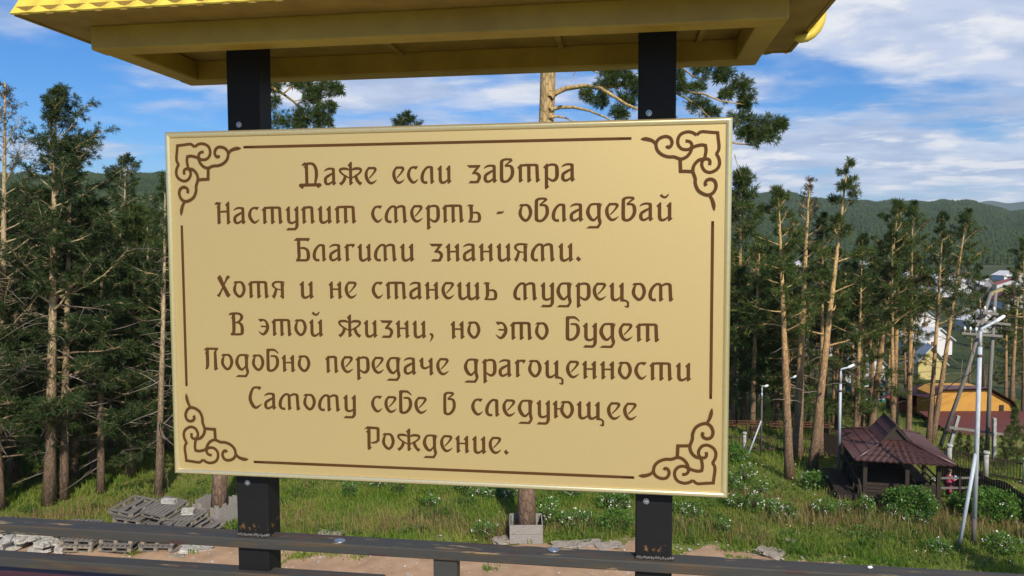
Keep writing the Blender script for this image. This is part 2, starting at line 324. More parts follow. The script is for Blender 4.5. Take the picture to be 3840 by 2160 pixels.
def build_ground():
    rad = np.concatenate([[0.5], np.arange(3, 24, 3), np.arange(24, 70, 0.9), np.geomspace(72, 5200, 64)])
    ang = np.radians(np.concatenate([np.arange(-180, -50, 6), np.arange(-50, 50, 0.8), np.arange(50, 180, 6)]))
    A, R_ = np.meshgrid(ang, rad); X = R_*np.sin(A); Y = R_*np.cos(A); Z = height(X, Y)
    nr, na = X.shape; idx = np.arange(nr*na).reshape(nr, na)
    a = idx[:-1, :]; b = idx[1:, :]
    F = np.stack([a, np.roll(a, -1, 1), np.roll(b, -1, 1), b], -1).reshape(-1, 4)[:, ::-1]
    me = np_mesh('ground', np.stack([X, Y, Z], -1), F, True)
    m = mat('meadow_soil', (0.12, 0.155, 0.03), (0.20, 0.185, 0.065), 0.55, rough=0.95, bump=0.3, bscale=4, coords='World', spec=0.1, detail=10)
    nt = m.node_tree; N = nt.nodes.new; L = nt.links.new; b = nt.nodes['Principled BSDF']
    sx = N('ShaderNodeSeparateXYZ'); L(N('ShaderNodeNewGeometry').outputs['Position'], sx.inputs[0])
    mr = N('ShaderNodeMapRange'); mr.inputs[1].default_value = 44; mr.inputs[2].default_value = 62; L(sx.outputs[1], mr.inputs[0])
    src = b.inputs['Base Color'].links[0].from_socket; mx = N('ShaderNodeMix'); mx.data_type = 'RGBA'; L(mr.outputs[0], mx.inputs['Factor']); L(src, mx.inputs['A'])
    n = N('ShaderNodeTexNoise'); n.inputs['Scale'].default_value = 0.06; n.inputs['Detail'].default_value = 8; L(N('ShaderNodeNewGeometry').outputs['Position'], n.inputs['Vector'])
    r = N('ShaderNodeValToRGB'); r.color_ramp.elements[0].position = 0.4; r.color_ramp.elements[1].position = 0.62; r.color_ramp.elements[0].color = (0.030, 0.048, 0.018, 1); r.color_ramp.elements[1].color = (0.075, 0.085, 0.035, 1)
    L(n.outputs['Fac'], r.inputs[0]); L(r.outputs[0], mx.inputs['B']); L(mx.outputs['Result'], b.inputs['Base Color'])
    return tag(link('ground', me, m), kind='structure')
build_ground()
def in_sand(x, y):
    # bare sand along the foot of the slope: edge distance varies with x
    e = np.interp(x, [-30, -19, -16, -10, -7, -3, 0, 3, 6, 8, 10, 12, 15, 40], [25.2, 26.6, 27.4, 27.2, 26.5, 26.35, 26.1, 26.25, 26.1, 25.5, 24.6, 23.9, 23.4, 23.2])
    return e + 0.22*np.sin(x*1.9)+0.13*np.sin(x*4.7+1)
def build_sand():
    xs = np.arange(-32, 32, 0.25); V = []; F = []
    for i, x in enumerate(xs):
        e = in_sand(x, 0)
        for j, t in enumerate((0, 0.3, 0.6, 0.8, 0.9, 1.0)):
            y = 17+(e-17)*t; z = float(height(x, y))+0.03 + (0.05*math.sin(x*3)*math.sin(y*2.3) if 0 < t < 1 else 0)
            V.append((x, y, z + 0.02 if t < 1 else z-0.06))
        if i:
            for j in range(5): a = (i-1)*6+j; F.append((a, a+6, a+7, a+1))
    m = mat('sandy_soil', (0.44, 0.295, 0.185), (0.33, 0.215, 0.13), 1.6, rough=0.95, bump=0.5, bscale=9, coords='World', spec=0.1, detail=10)
    tag(link('sand', np_mesh('sand', V, F, True), m), kind='structure')
build_sand()

def build_mountain():
    V = []; F = []; n = 60
    for i in range(n+1):
        th = RAD(24+16*i/n); t = i/n
        h = (10.4+4400*np.interp(24+16*t, [24, 27, 29.5, 31.5, 34, 37, 40], [0.030, 0.036, 0.044, 0.0485, 0.046, 0.040, 0.03])) + 5*math.sin(i*0.9)
        for D, k in ((3900, 0.0), (4150, 0.6), (4400, 1.0), (4650, 0.5), (4900, 0.0)):
            V.append((D*math.sin(th), D*math.cos(th), h*k-20))
    for i in range(n):
        for j in range(4): a = i*5+j; F.append((a, a+5, a+6, a+1))
    m = mat('far_mountain_forest', (0.035, 0.055, 0.03), (0.05, 0.07, 0.035), 0.002, rough=1, coords='World', spec=0.0)
    tag(link('distant_mountain', np_mesh('distant_mountain', V, F, True), m), kind='structure')
build_mountain()

def far_forest():
    P = []
    for (a0, a1, d0, d1, n) in ((-37, -18.5, 330, 1060, 20000), (-18.5, 13, 400, 1150, 5000), (13, 37, 540, 1570, 36000)):
        th = np.radians(rng.uniform(a0, a1, n)); D = np.sqrt(rng.uniform(d0**2, d1**2, n)); P.append(np.stack([D*np.sin(th), D*np.cos(th)], -1))
    P = np.concatenate(P); x, y = P.T
    D = np.hypot(x, y); th = np.degrees(np.arctan2(x, y))
    keep = ~((np.abs(th-30.2+(D-1400)*0.002) < 0.75) & (D > 1330) & (D < 1440))
    x, y = x[keep], y[keep]; n = len(x); z = height(x, y)-0.3
    H = rng.uniform(4.5, 8.5, n); R_ = H*rng.uniform(0.20, 0.34, n)
    V = np.zeros((n, 3, 7, 3), np.float32); k = 6
    for t, (zb, zt, rr) in enumerate(((0.12, 0.62, 1.0), (0.4, 0.85, 0.75), (0.66, 1.0, 0.6))):
        a0 = rng.uniform(0, 6.28, n)
        for j in range(k):
            a = a0+j*2*np.pi/k; rj = R_*rr*rng.uniform(0.7, 1.25, n)
            V[:, t, j] = np.stack([x+rj*np.cos(a), y+rj*np.sin(a), z+H*(zb+rng.uniform(-0.05, 0.05, n))], -1)
        V[:, t, 6] = np.stack([x+rng.normal(0, 0.2, n), y+rng.normal(0, 0.2, n), z+H*zt], -1)
    base = (np.arange(n*3)*7)[:, None, None]
    tri = np.array([[j, (j+1) % k, 6] for j in range(k)])[None]
    me = np_mesh('hillside_forest', V.reshape(-1, 3), (base+tri).reshape(-1, 3))
    tag(link('hillside_forest', me, M['needle_far']), 'dark green pine forest covering the far hillsides', 'forest', kind='stuff')
far_forest()

# ------------------------------------------------------------------ terrace and the roofed notice board
SC = Vector((-0.16298, 1.59424, HC-0.13458))          # centre of the board face
ROTS = Matrix.Rotation(YAW, 3, 'Z')
def S(x, y, z): return SC + ROTS @ Vector((x, y, z))
FLOOR = 8.72
def build_terrace():
    mb = MB()
    o = Vector((SC.x, SC.y, 0))
    mb.box((0, -2.2, FLOOR-0.09), (9, 4.7, 0.18)); mb.box((0, -2.25, (FLOOR-0.18)/2-0.1), (8.8, 4.4, FLOOR+0.02))
    t = mb.build('terrace', M['concrete'], None, (SC.x, SC.y, 0)); t.rotation_euler = (0, 0, YAW); tag(t, kind='structure')
build_terrace()

# --- letter shapes: x-height 100, baseline 0; R = ribbon of (x, y, width), P = polygon, S = stem
def stem(x, b, t, w=18, top=1, bot=1):
    p = [(x-8, t-20), (x+9, t), (x+w-2, t+1), (x+w, t-4)] if top else [(x, t), (x+w, t)]
    p += [(x+w, b+18), (x+w+7, b+13), (x+w-9, b-2), (x+1, b)] if bot else [(x+w, b), (x, b)]
    if top: p += [(x, t-27)]
    return ('P', p)
def shift(it, dx): return (it[0], [(q[0]+dx, *q[1:]) for q in it[1]])
def mirror(it, cx): return (it[0], [(2*cx-q[0], *q[1:]) for q in it[1]])
def R(*p): return ('R', list(p))
def P(*p): return ('P', list(p))
bowl_i = [stem(8, 20, 100, bot=0), R((17, 26, 18), (21, 10, 17), (33, 4.5, 14), (47, 10, 11), (62, 24, 6))]
def bowl_w(x): return [shift(bowl_i[0], x), shift(bowl_i[1], x)]
arch_l = R((38, 8, 15), (24, 6.5, 14), (13, 14, 16), (8.5, 30, 18), (12, 55, 17), (24, 78, 14), (40, 92.5, 13), (54, 93, 13))
o_shape = [P((0, 85), (11, 99.5), (44, 99.5), (40, 88), (20, 88)), R((17, 88, 7), (38, 94, 12), (53, 87, 15), (62, 66, 17.5), (63, 44, 17), (53, 19, 15), (37, 8, 15), (20, 20, 16), (9, 42, 17), (11, 66, 15), (19, 88, 8))]
e_r = [R((24, 92, 12), (14, 81, 13), (8.5, 62, 17), (10.5, 40, 18), (20, 19, 17), (34, 8, 15), (50, 12, 11), (69, 27, 2.5)), R((18, 93, 13), (40, 93.5, 13), (57, 92, 14), (61, 83, 14), (48, 61, 9), (26, 36, 6))]
G = {}
G['а'] = (72, [R((2, 79, 3), (12, 88, 9), (28, 94, 12), (44, 94, 12), (54, 90, 12)), P((38, 100), (56, 99.5), (64, 93), (65, 18), (72, 13), (57, -2), (49, 3), (47, 18), (47, 84)), R((56, 71, 8), (30, 56, 14), (12, 43, 15), (8.5, 28, 17), (11, 13, 16), (23, 6, 13), (38, 12, 11), (52, 23, 8))])
G['е'] = (70, e_r)
c_r = [R((54, 93.5, 12), (32, 93, 12), (18, 84, 13), (9, 60, 17), (11, 38, 18), (23, 17, 17), (36, 8, 14), (48, 13, 10), (63, 27, 2.5)), P((40, 87), (50, 80), (62, 94), (61, 99.5), (40, 99.5))]
G['с'] = (63, c_r)
G['С'] = (79, [R((68, 129, 13), (38, 128.5, 13), (24, 116, 14), (11, 76, 18), (13, 46, 19), (29, 16, 19), (44, 8, 15), (60, 17, 11), (79, 32, 2.5)), P((56, 122), (66, 112), (77, 129), (74, 135.5), (50, 135.5))])
G['л'] = (80, [arch_l, P((42, 99.5), (64, 99), (71, 92), (72, 18), (79, 13), (63, -2), (55, 1), (53, 86))])
G['м'] = (130, [arch_l, P((42, 99.5), (60, 99), (70, 88), (71, 18), (78, 13), (62, -2), (54, 1), (53, 84)), R((66, 82, 8), (80, 92, 12), (96, 94.5, 13), (106, 91, 14)), P((92, 99.5), (110, 98), (117, 90), (121, 18), (128, 13), (113, -2), (104, 1), (100, 84))])
bar_n = R((25, 53, 7), (32, 55, 9), (58, 55, 9))
G['н'] = (81, [stem(8, 0, 100), bar_n, stem(56, 0, 100)])
G['п'] = (79, [stem(8, 0, 100), R((22, 86, 7), (34, 93.5, 13), (58, 94, 13)), P((46, 100), (63, 99), (70, 92), (72, 18), (79, 13), (63, -2), (55, 1), (53, 86))])
G['т'] = (121, [stem(8, 0, 100), R((22, 86, 7), (34, 93.5, 13), (98, 94, 13)), stem(52, 0, 92, top=0), P((86, 100.5), (103, 99.5), (111, 92), (114, 18), (121, 13), (105, -2), (97, 1), (94, 86))])
G['р'] = (79, [stem(8, -38, 100), R((24, 86, 7), (36, 93.5, 12), (57, 93.5, 13), (68, 85, 16), (71, 62, 19), (70, 26, 18), (57, 8, 15), (42, 9, 12), (24, 22, 8))])
G['у'] = (73, bowl_i[:1]+[R((17, 26, 18), (21, 10, 16), (34, 4, 13), (48, 8, 11), (60, 18, 8)), stem(55, -8, 100, bot=0), R((64, -4, 18), (63, -16, 16), (55, -29, 14), (46, -31.5, 13), (12, -31.5, 13)), P((2, -38), (16, -22), (20, -25), (20, -38))])
G['г'] = (61, [stem(8, 0, 100), R((22, 86, 7), (34, 93.5, 12), (56, 94, 12)), P((43, 90), (49, 76), (62, 93), (59, 100), (46, 100))])
G['з'] = (76, [P((0, 100), (70, 100), (74, 95), (50, 63), (36, 48), (28, 50), (29, 57), (49, 84), (20, 85), (17, 82)), R((38, 57, 13), (56, 52, 15), (67, 38, 17), (65, 22, 16), (57, 8, 13)), R((62, 10, 11), (56, 5.5, 13), (18, 5.5, 13)), P((8, -1), (24, 14), (28, 12), (28, -1))])
G['в'] = (76, [R((62, 126, 12), (40, 128, 12), (22, 126, 13), (11, 118, 16), (9, 104, 17), (9, 22, 18), (14, 9, 16), (27, 4.5, 14), (44, 11, 15), (60, 31, 17), (66, 54, 18), (63, 79, 17), (52, 91, 13), (26, 92.5, 12)), R((62, 127, 13), (56, 118, 11), (26, 93, 6))])
G['б'] = (73, [R((9, 118, 17), (9, 22, 18), (13, 8, 16), (26, 4.5, 14), (44, 12, 15), (59, 32, 17), (64, 56, 18), (61, 79, 17), (50, 91, 13), (24, 91, 9)), P((0, 112), (0, 130), (8, 136), (46, 136), (58, 128), (71, 112), (68, 105), (56, 116), (44, 122), (22, 122), (18, 112))])
G['д'] = (84, [R((74, 94, 12), (32, 94, 12), (17, 83, 13), (8.5, 58, 18), (11, 38, 19), (23, 16, 18), (37, 7, 14), (48, 14, 11), (58, 28, 7)), P((54, 88), (70, 88), (84, 100), (76, 80), (74, 60), (74, 22), (80, -4), (76, -18), (64, -38), (52, -38), (54, -26), (64, -12), (60, 4), (56, 24), (56, 66)), P((0, -38), (15, -25), (56, -25), (56, -38))])
G['о'] = (72, o_shape)
G['э'] = (62, [mirror(q, 31) if q[0] == 'R' else q for q in c_r[:1]] + [P((0, 99.5), (22, 99.5), (22, 87), (14, 80), (0, 93)), R((13, 53, 5), (20, 55, 9), (50, 54, 9))])
zh = [R((58, 84, 7), (46, 92, 13), (18, 92, 14), (8, 83, 13), (20, 64, 10), (60, 40, 7)), R((32, 58, 10), (36, 42, 16), (26, 20, 16), (11, 4, 14)), P((2, 10), (10, 18), (24, 10), (15, -4))]
G['ж'] = (135, [stem(59, 0, 131)] + zh + [mirror(q, 68) for q in zh])
G['Д'] = (133, [R((46, 120, 18), (47, 12, 17)), R((30, 123, 13), (72, 126, 14), (90, 117, 16), (101, 92, 18), (103, 56, 18), (95, 12, 11)), P((16, 117), (35, 135), (40, 132), (40, 113), (34, 113), (20, 115)), P((0, 6), (2, -6), (22, -20), (30, -6), (102, -5), (112, -16), (132, -2), (132, 6), (124, 13), (9, 12)), P((30, 104), (38, 112), (40, 98))])
G['Н'] = (95, [P((0, 116), (13, 131), (41, 128), (36, 114), (35, 16), (40, 12), (25, -2), (17, 2), (17, 100), (12, 97), (21, 113)), stem(70, 0, 132), R((34, 70, 6), (46, 74, 11), (74, 74, 11))])
G['Б'] = (94, [P((0, 122), (17, 136), (90, 135), (94, 130), (80, 113), (74, 119), (22, 119), (2, 119)), R((28, 122, 17), (28.5, 60, 18), (29, 26, 17), (20, 4, 13)), P((16, 102), (26, 112), (24, 98)), R((34, 76, 9), (58, 77, 12), (76, 66, 15), (82, 46, 19), (82, 20, 18), (72, 7, 14), (52, 6, 13), (12, 6, 13))])
G['Х'] = (86, [P((8, 118), (24, 136), (34, 126), (52, 76), (80, 22), (86, 20), (70, -1), (58, 12), (34, 66)), R((77, 128, 17), (67, 118, 15), (58, 100, 10), (42, 66, 9), (26, 30, 11), (12, 8, 18)), P((66, 112), (72, 110), (84, 126), (72, 134))])
G['В'] = (91, [R((6, 120, 8), (22, 128.5, 13), (60, 129, 13), (77, 119, 16), (79, 104, 17), (66, 84, 12), (42, 74, 8)), R((32, 124, 18), (33, 30, 18), (24, 6, 12)), P((16, 102), (26, 112), (24, 98)), R((46, 76, 8), (64, 74, 12), (79, 58, 17), (81, 22, 18), (72, 7, 13), (14, 6, 13))])
G['П'] = (91, [P((0, 118), (18, 136), (88, 135), (91, 130), (78, 112), (82, 16), (88, 12), (72, -3), (62, 2), (62, 108), (70, 122), (18, 121)), R((24, 122, 18), (24, 30, 18), (14, 4, 9)), P((8, 100), (20, 112), (16, 96))])
G['Р'] = (90, [P((0, 118), (18, 136), (80, 134), (90, 126), (89, 52), (70, 36), (44, 34), (38, 42), (66, 50), (72, 58), (72, 119), (22, 121)), R((28, 124, 18), (28, 14, 18)), P((19, 16), (37, 16), (45, 11), (28, -4), (19, 0)), P((10, 104), (20, 112), (20, 96))])
G['ь'] = (78, [P((0, 89), (15, 101), (40, 98), (34, 84), (34, 70), (17, 70), (14, 84), (18, 90)), R((25.5, 86, 17), (26, 26, 17), (14, 4, 8)), R((34, 54, 8), (56, 54, 12), (68, 44, 15), (70, 20, 17), (62, 5, 12), (10, 4, 9))])
G['я'] = (77, [R((76, 92, 5), (62, 95, 10), (24, 94.5, 12), (9, 81, 14), (15, 65, 11), (34, 53, 8), (54, 50, 6)), P((52, 92), (62, 92), (76, 80), (70, 76), (71, 0), (62, -4), (46, 13), (53, 18)), R((28, 56, 13), (20, 26, 16), (13, 8, 16)), P((1, 13), (8, 19), (23, 10), (16, -5))])
G['и'] = (80, bowl_i + [stem(56, 0, 100)])
G['й'] = (85, bowl_i + [stem(58, 0, 100), R((22, 141, 13), (32, 131, 12), (44, 127, 11), (54, 134, 9), (62, 145, 4))])
G['ш'] = (128, bowl_i + bowl_w(48) + [shift(bowl_i[0], 0), stem(103, 0, 100)])
G['щ'] = (146, bowl_i + bowl_w(48) + [stem(103, 0, 100, bot=0), P((103, 0), (121, 10), (134, 4), (144, -6), (145, -32), (136, -38), (122, -31), (124, -26), (133, -28), (134, -10), (128, -4), (104, -2))])
G['ц'] = (104, bowl_i + [stem(58, 0, 100, bot=0), P((58, 0), (76, 12), (94, 4), (104, -6), (104, -32), (96, -38), (80, -31), (82, -26), (92, -28), (93, -10), (87, -4), (59, -2))])
G['ч'] = (84, [stem(8, 48, 100, bot=0), R((17, 58, 18), (21, 44, 15), (34, 39, 13), (48, 44, 10), (62, 53, 7)), stem(59, 0, 100)])
G['ю'] = (113, [stem(8, 0, 100), R((24, 54, 8), (52, 54, 8))] + [shift(q, 41) for q in o_shape])
G['.'] = (28, [P((0, 16), (12, 30), (19, 19), (28, 14), (16, -2), (5, 6))])
G[','] = (29, [R((6, 26, 10), (18, 20, 14), (20, 6, 12), (6, -22, 2))])
G['-'] = (46, [P((0, 42), (10, 60), (34, 59), (46, 67), (37, 48), (8, 44))])

def catmull(p, n=4):
    p = [np.array(q, float) for q in p]
    if len(p) < 3: return p
    q = [2*p[0]-p[1]] + p + [2*p[-1]-p[-2]]; out = []
    for i in range(1, len(q)-2):
        for k in range(n):
            t = k/n; a, b, c, d = q[i-1:i+3]
            out.append(0.5*((2*b)+(c-a)*t+(2*a-5*b+4*c-d)*t*t+(3*b-a-3*c+d)*t**3))
    return out+[p[-1]]
def ribbon_poly(p, n=4):
    c = catmull(p, n); L_ = []; R__ = []
    for i, q in enumerate(c):
        d = c[min(i+1, len(c)-1)][:2]-c[max(i-1, 0)][:2]; d = d/max(np.hypot(*d), 1e-6); nn = np.array([-d[1], d[0]])
        w = max(q[2], 1e-4)*0.53; L_.append(q[:2]+nn*w); R__.append(q[:2]-nn*w)
    return L_, R__
def add_shape(mb, it, fx, fz, y):
    # flat film: front face plus thin rim back to the panel
    if it[0] == 'R':
        a, b = ribbon_poly(it[1]); n = len(a)
        V = [(fx(q[0]), y, fz(q[1])) for q in a] + [(fx(q[0]), y, fz(q[1])) for q in b]
        mb.add(V, [(i, i+n, i+n+1, i+1) for i in range(n-1)])
    else:
        V = [(fx(q[0]), y, fz(q[1])) for q in it[1]]
        bm = bmesh.new(); vs_ = [bm.verts.new(v) for v in V]; bm.faces.new(vs_); bm.normal_update(); bmesh.ops.triangulate(bm, faces=bm.faces[:])
        bm.verts.index_update(); mb.add([v.co for v in bm.verts], [[v.index for v in f.verts] for f in bm.faces]); bm.free()

TEXT = [(0.2577, [('Даже', -0.2944, -0.1211), ('если', -0.0878, 0.0388), ('завтра', 0.0706, 0.2941)]),
 (0.1771, [('Наступит', -0.4896, -0.1671), ('смерть', -0.1350, 0.1000), ('-', 0.1316, 0.1492), ('овладевай', 0.1782, 0.4881)]),
 (0.0967, [('Благими', -0.3085, -0.0421), ('знаниями.', -0.0103, 0.3066)]),
 (0.0169, [('Хотя', -0.4905, -0.3304), ('и', -0.2978, -0.2653), ('не', -0.2323, -0.1687), ('станешь', -0.1360, 0.1332), ('мудрецом', 0.1670, 0.4916)]),
 (-0.0649, [('В', -0.4639, -0.4272), ('этой', -0.3931, -0.2444), ('жизни,', -0.2124, -0.0018), ('но', 0.0336, 0.0974), ('это', 0.1303, 0.2399), ('будет', 0.2750, 0.4637)]),
 (-0.1430, [('Подобно', -0.5243, -0.2763), ('передаче', -0.2429, 0.0301), ('драгоценности', 0.0623, 0.5265)]),
 (-0.2266, [('Самому', -0.4206, -0.1749), ('себе', -0.1410, -0.0182), ('в', 0.0173, 0.0444), ('следующее', 0.0771, 0.4195)]),
 (-0.3066, [('Рождение.', -0.1576, 0.1568)])]
ORN = [([(89.6, 44.6), (86.1, 44.7), (81.4, 46.0), (77.9, 49.9), (77.2, 55.4), (81.0, 59.9), (88.7, 61.5), (97.4, 59.0), (103.6, 51.2), (103.9, 40.2), (98.2, 30.9), (86.3, 26.8), (75.9, 28.5), (68.3, 33.6)], 6.2),
 ([(68.3, 33.6), (62.2, 28.4), (56.2, 27.0), (43.1, 28.4), (26.5, 29.9)], 6.0), ([(28.3, 27.2), (27.0, 40.1), (25.2, 55), (26.1, 64.0), (30.2, 71)], 6.0),
 ([(30.2, 70), (25.1, 79.9), (23.8, 91.0), (28.8, 100.7), (40.7, 106.5), (51.2, 103.6), (57.0, 94.8), (57.3, 86.8), (53.7, 81.2), (46.8, 80.3), (42.3, 84.2), (42.5, 92.5)], 6.0),
 ([(77.6, 58), (71.7, 55.6), (66.6, 54.0), (58.0, 52.7), (49.5, 54.4)], 6.2), ([(51.4, 51.9), (49.8, 64.0), (52.8, 81.4)], 6.0),
 ([(76.5, 58.0), (80.8, 68.2), (88.3, 76.2), (98.5, 79.3), (110.6, 75.1), (122.6, 74.5), (134.7, 70.0), (143.5, 61.5), (146.4, 50.5), (144.0, 42.6), (137.3, 36.9), (127.2, 34.6), (118.9, 37.9), (115.2, 46.7), (118.1, 54.3), (123.0, 56.0), (125.6, 52.5)], 6.0),
 ([(146.0, 50.5, 5), (152.5, 43.0, 6), (162.8, 39.2, 7), (169.5, 38.5, 6.5), (176.3, 38.6, 1.2)], 0),
 ([(99.4, 78.6), (98.1, 106)], 6.4), ([(100.7, 103.2), (86, 103.6), (73.4, 104.6)], 5.8),
 ([(54.4, 80.1), (64.0, 82.5), (72.3, 91.8), (74.6, 103.0), (71.7, 112.5), (69.8, 118.8), (69.5, 128.4), (64.0, 141.1), (53.3, 148.6), (42.8, 150.4), (34.3, 145.2), (29.8, 134.3), (32.4, 123.6), (40.4, 119.6), (48.1, 122.2), (50.6, 128.1), (48.6, 132.4)], 6.0),
 ([(43.0, 149.5, 5), (37.0, 159.9, 6), (34.2, 169.5, 6.8), (33.2, 175.9, 5), (32.5, 181.5, 1.2)], 0)]

def build_board():
    root = empty('notice_board', (SC.x, SC.y, FLOOR), YAW, 'gold panel with brown Cyrillic verse hung between black posts under a yellow roof', 'sign')
    ZB = SC.z-FLOOR; WID, HEI = 1.2, 0.756
    # panel
    p = MB().box((0, 0.0115, ZB), (WID-0.012, 0.015, HEI-0.012)).build('panel', M['panel'], root)
    YF = 0.004
    # frame: four mitred rounded profiles
    fr = MB(); w = 0.0125
    prof = [(0.0, 0.020), (0.0, 0.004), (0.0012, 0.0005), (0.0035, -0.0018), (0.0065, -0.0022), (0.0095, -0.0008), (0.0118, 0.0018), (0.0125, 0.0036)]   # (inset, y)
    cs = [(-1, 1), (1, 1), (1, -1), (-1, -1)]
    for k in range(4):
        a, b = cs[k], cs[(k+1) % 4]; V = []
        for (sx, sz) in (a, b):
            for (i, y) in prof: V.append((sx*(WID/2-i), y, ZB+sz*(HEI/2-i)))
        n = len(prof); fr.add(V, [(j, j+1, j+1+n, j+n) for j in range(n-1)], True)
    f = fr.build('frame', M['frame'], p)
    # lettering, film pieces each a hair in front of the other
    for zb, words in TEXT:
        mb = MB()
        for wd, s0, s1 in words:
            tot = sum(G[c][0] for c in wd) + 13*(len(wd)-1); sc = (s1-s0)/tot; x = 0
            scz = 0.000368
            for c in wd:
                for i, it in enumerate(G[c][1]):
                    add_shape(mb, it, lambda q, x=x: s0+(x+q)*sc, lambda q: ZB+zb+q*scz, YF-0.0003-0.00012*i)
                x += G[c][0]+13
        mb.build('text_line', M['letter'], p)
    for sx in (1, -1):
        for sz in (1, -1):
            mb = MB()
            for i, (pts, wd) in enumerate(ORN):
                pts = [(q[0], q[1], q[2] if len(q) > 2 else wd) for q in pts]
                add_shape(mb, ('R', pts), lambda q: sx*(-0.6+q/1000), lambda q: ZB+sz*(0.378-q/1000), YF-0.0003-0.00012*i)
            mb.build('corner_ornament', M['letter'], p)
    for (x0, z0, x1, z1) in ((-0.3910, 0.3416, 0.3780, 0.3411), (-0.3842, -0.3446, 0.3874, -0.3440), (-0.5670, 0.1630, -0.5665, -0.1680), (0.5645, 0.1640, 0.5648, -0.1657)):
        d = Vector((x1-x0, z1-z0)).normalized(); e = 0.003
        pts = [(x0-d.x*e, z0-d.y*e, 0.0025), (x0, z0, 0.0056), ((x0+x1)/2, (z0+z1)/2, 0.0056), (x1, z1, 0.0056), (x1+d.x*e, z1+d.y*e, 0.0025)]
        mb = MB(); add_shape(mb, ('R', pts), lambda q: q, lambda q: ZB+q, YF-0.0003); mb.build('border_line', M['letter'], p)
    # posts
    zr = ZB-0.523
    mpost = worn_mat('black_post_paint', (0.005, 0.005, 0.0055), (0.010, 0.010, 0.0105), (0, 0, 0), None, zrust=zr+0.022)
    for xc in (-0.431, 0.456):
        po = MB().box((xc, 0.060, (ZB+0.60)/2), (0.075, 0.060, ZB+0.60)).build('post', mpost, root, bevel=0.003)
        for zz in (0.394, -0.4005):
            x0 = xc - 0.014 + (0.004 if xc < 0 else -0.002)
            sc_ = MB().tube([(x0, 0.0315, ZB+zz), (x0, 0.0285, ZB+zz)], [0.0062, 0.0062], 16)
            sc_.tube([(x0, 0.0285, ZB+zz), (x0, 0.0265, ZB+zz), (x0, 0.0258, ZB+zz)], [0.0042, 0.0038, 0.0025], 14)
            sc_.box((x0, 0.0256, ZB+zz), (0.0045, 0.0008, 0.001)); sc_.box((x0, 0.0253, ZB+zz), (0.001, 0.0008, 0.0045))
            sc_.build('screw', M['steel'], po)
        wl = MB(); r = random.Random(3)
        for i in range(16):
            t = -0.036+0.072*i/15; wl.tube([(xc+t, 0.0285, zr+0.001), (xc+t+0.004, 0.026+r.random()*0.003, zr+0.004+r.random()*0.004)], [0.0035, 0.0025], 6)
        wl.build('weld_bead', M['weld'], po)
    # roof carried on a frame of square tubes
    roof = empty('roof', (0, 0.06, ZB)); roof.parent = root
    zb = 0.5266; hw, hd, bh, bw = 0.6787, 0.1801, 0.050, 0.05
    for sy in (-1, 1):
        MB().box((0, sy*(hd-bw/2), zb+bh/2), (2*hw, bw, bh)).build('eave_beam', M['yellow'], roof, bevel=0.004)
    for sx in (-1, 1):
        MB().box((sx*(hw-bw/2), 0, zb+bh/2), (bw, 2*hd-2*bw-0.002, bh-0.003)).build('eave_beam', M['yellow'], roof, bevel=0.004)
    ov = 0.089; ew, ed = hw+ov, hd+ov; ze = zb+bh-0.001
    mb = MB(); mb.add([(-ew, -ed, ze), (ew, -ed, ze), (ew, ed, ze), (-ew, ed, ze), (-ew, -ed, ze+0.006), (ew, -ed, ze+0.006), (ew, ed, ze+0.006), (-ew, ed, ze+0.006)], [(3, 2, 1, 0), (4, 5, 6, 7), (0, 1, 5, 4), (1, 2, 6, 5), (2, 3, 7, 6), (3, 0, 4, 7)])
    for x in (-0.5, -0.12, 0.25, 0.55): mb.bar((x, -hd+bw, ze-0.004), (x, hd-bw, ze-0.004), 0.012, 0.008)
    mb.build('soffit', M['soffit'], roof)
    # folded steel edge strip under the sheet
    e = MB()
    for a, b in (((-ew, -ed), (ew, -ed)), ((ew, -ed), (ew, ed)), ((ew, ed), (-ew, ed)), ((-ew, ed), (-ew, -ed))): e.bar((*a, ze+0.006), (*b, ze+0.006), 0.008, 0.016)
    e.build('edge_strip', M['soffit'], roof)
    # steep sheet stamped as tiles, one face to the front and one to the back, closed by gable boards
    mb = MB(); rise = 0.40
    for (ax, ux, o) in ((Vector((1, 0, 0)), Vector((0, 1, 0)), Vector((-ew, -ed, 0))), (Vector((-1, 0, 0)), Vector((0, -1, 0)), Vector((ew, ed, 0)))):
        tile_face(mb, o-ux*0.006+Vector((0, 0, ze+0.003)), ax, 2*ew, ux, ed, rise, 0.012, 0.0515, 0.0028, 0.105, 0.0022)
    gb = MB()
    for sx in (-1, 1):
        V = [(sx*(ew-0.004), -ed, ze+0.004), (sx*(ew-0.004), ed, ze+0.004), (sx*(ew-0.012), 0, ze+rise-0.006)]; V += [(x-sx*0.006, y, z) for x, y, z in V]
        gb.add(V, [(0, 1, 2), (5, 4, 3), (0, 3, 4, 1), (1, 4, 5, 2), (2, 5, 3, 0)])
    gb.build('gable_board', M['yellow_roof'], roof)
    mb.build('roof_sheet', M['yellow_roof'], roof)
    cu = MB(); pts = []
    for i in range(13):
        a = -1.9+3.6*i/12; pts.append((ew-0.010+0.040*math.cos(a), 0.10, ze+0.036+0.050*math.sin(a)))
    cu.tube(pts, [0.006]+[0.0095]*11+[0.006], 10); cu.build('ridge_curl', M['yellow_roof'], roof)

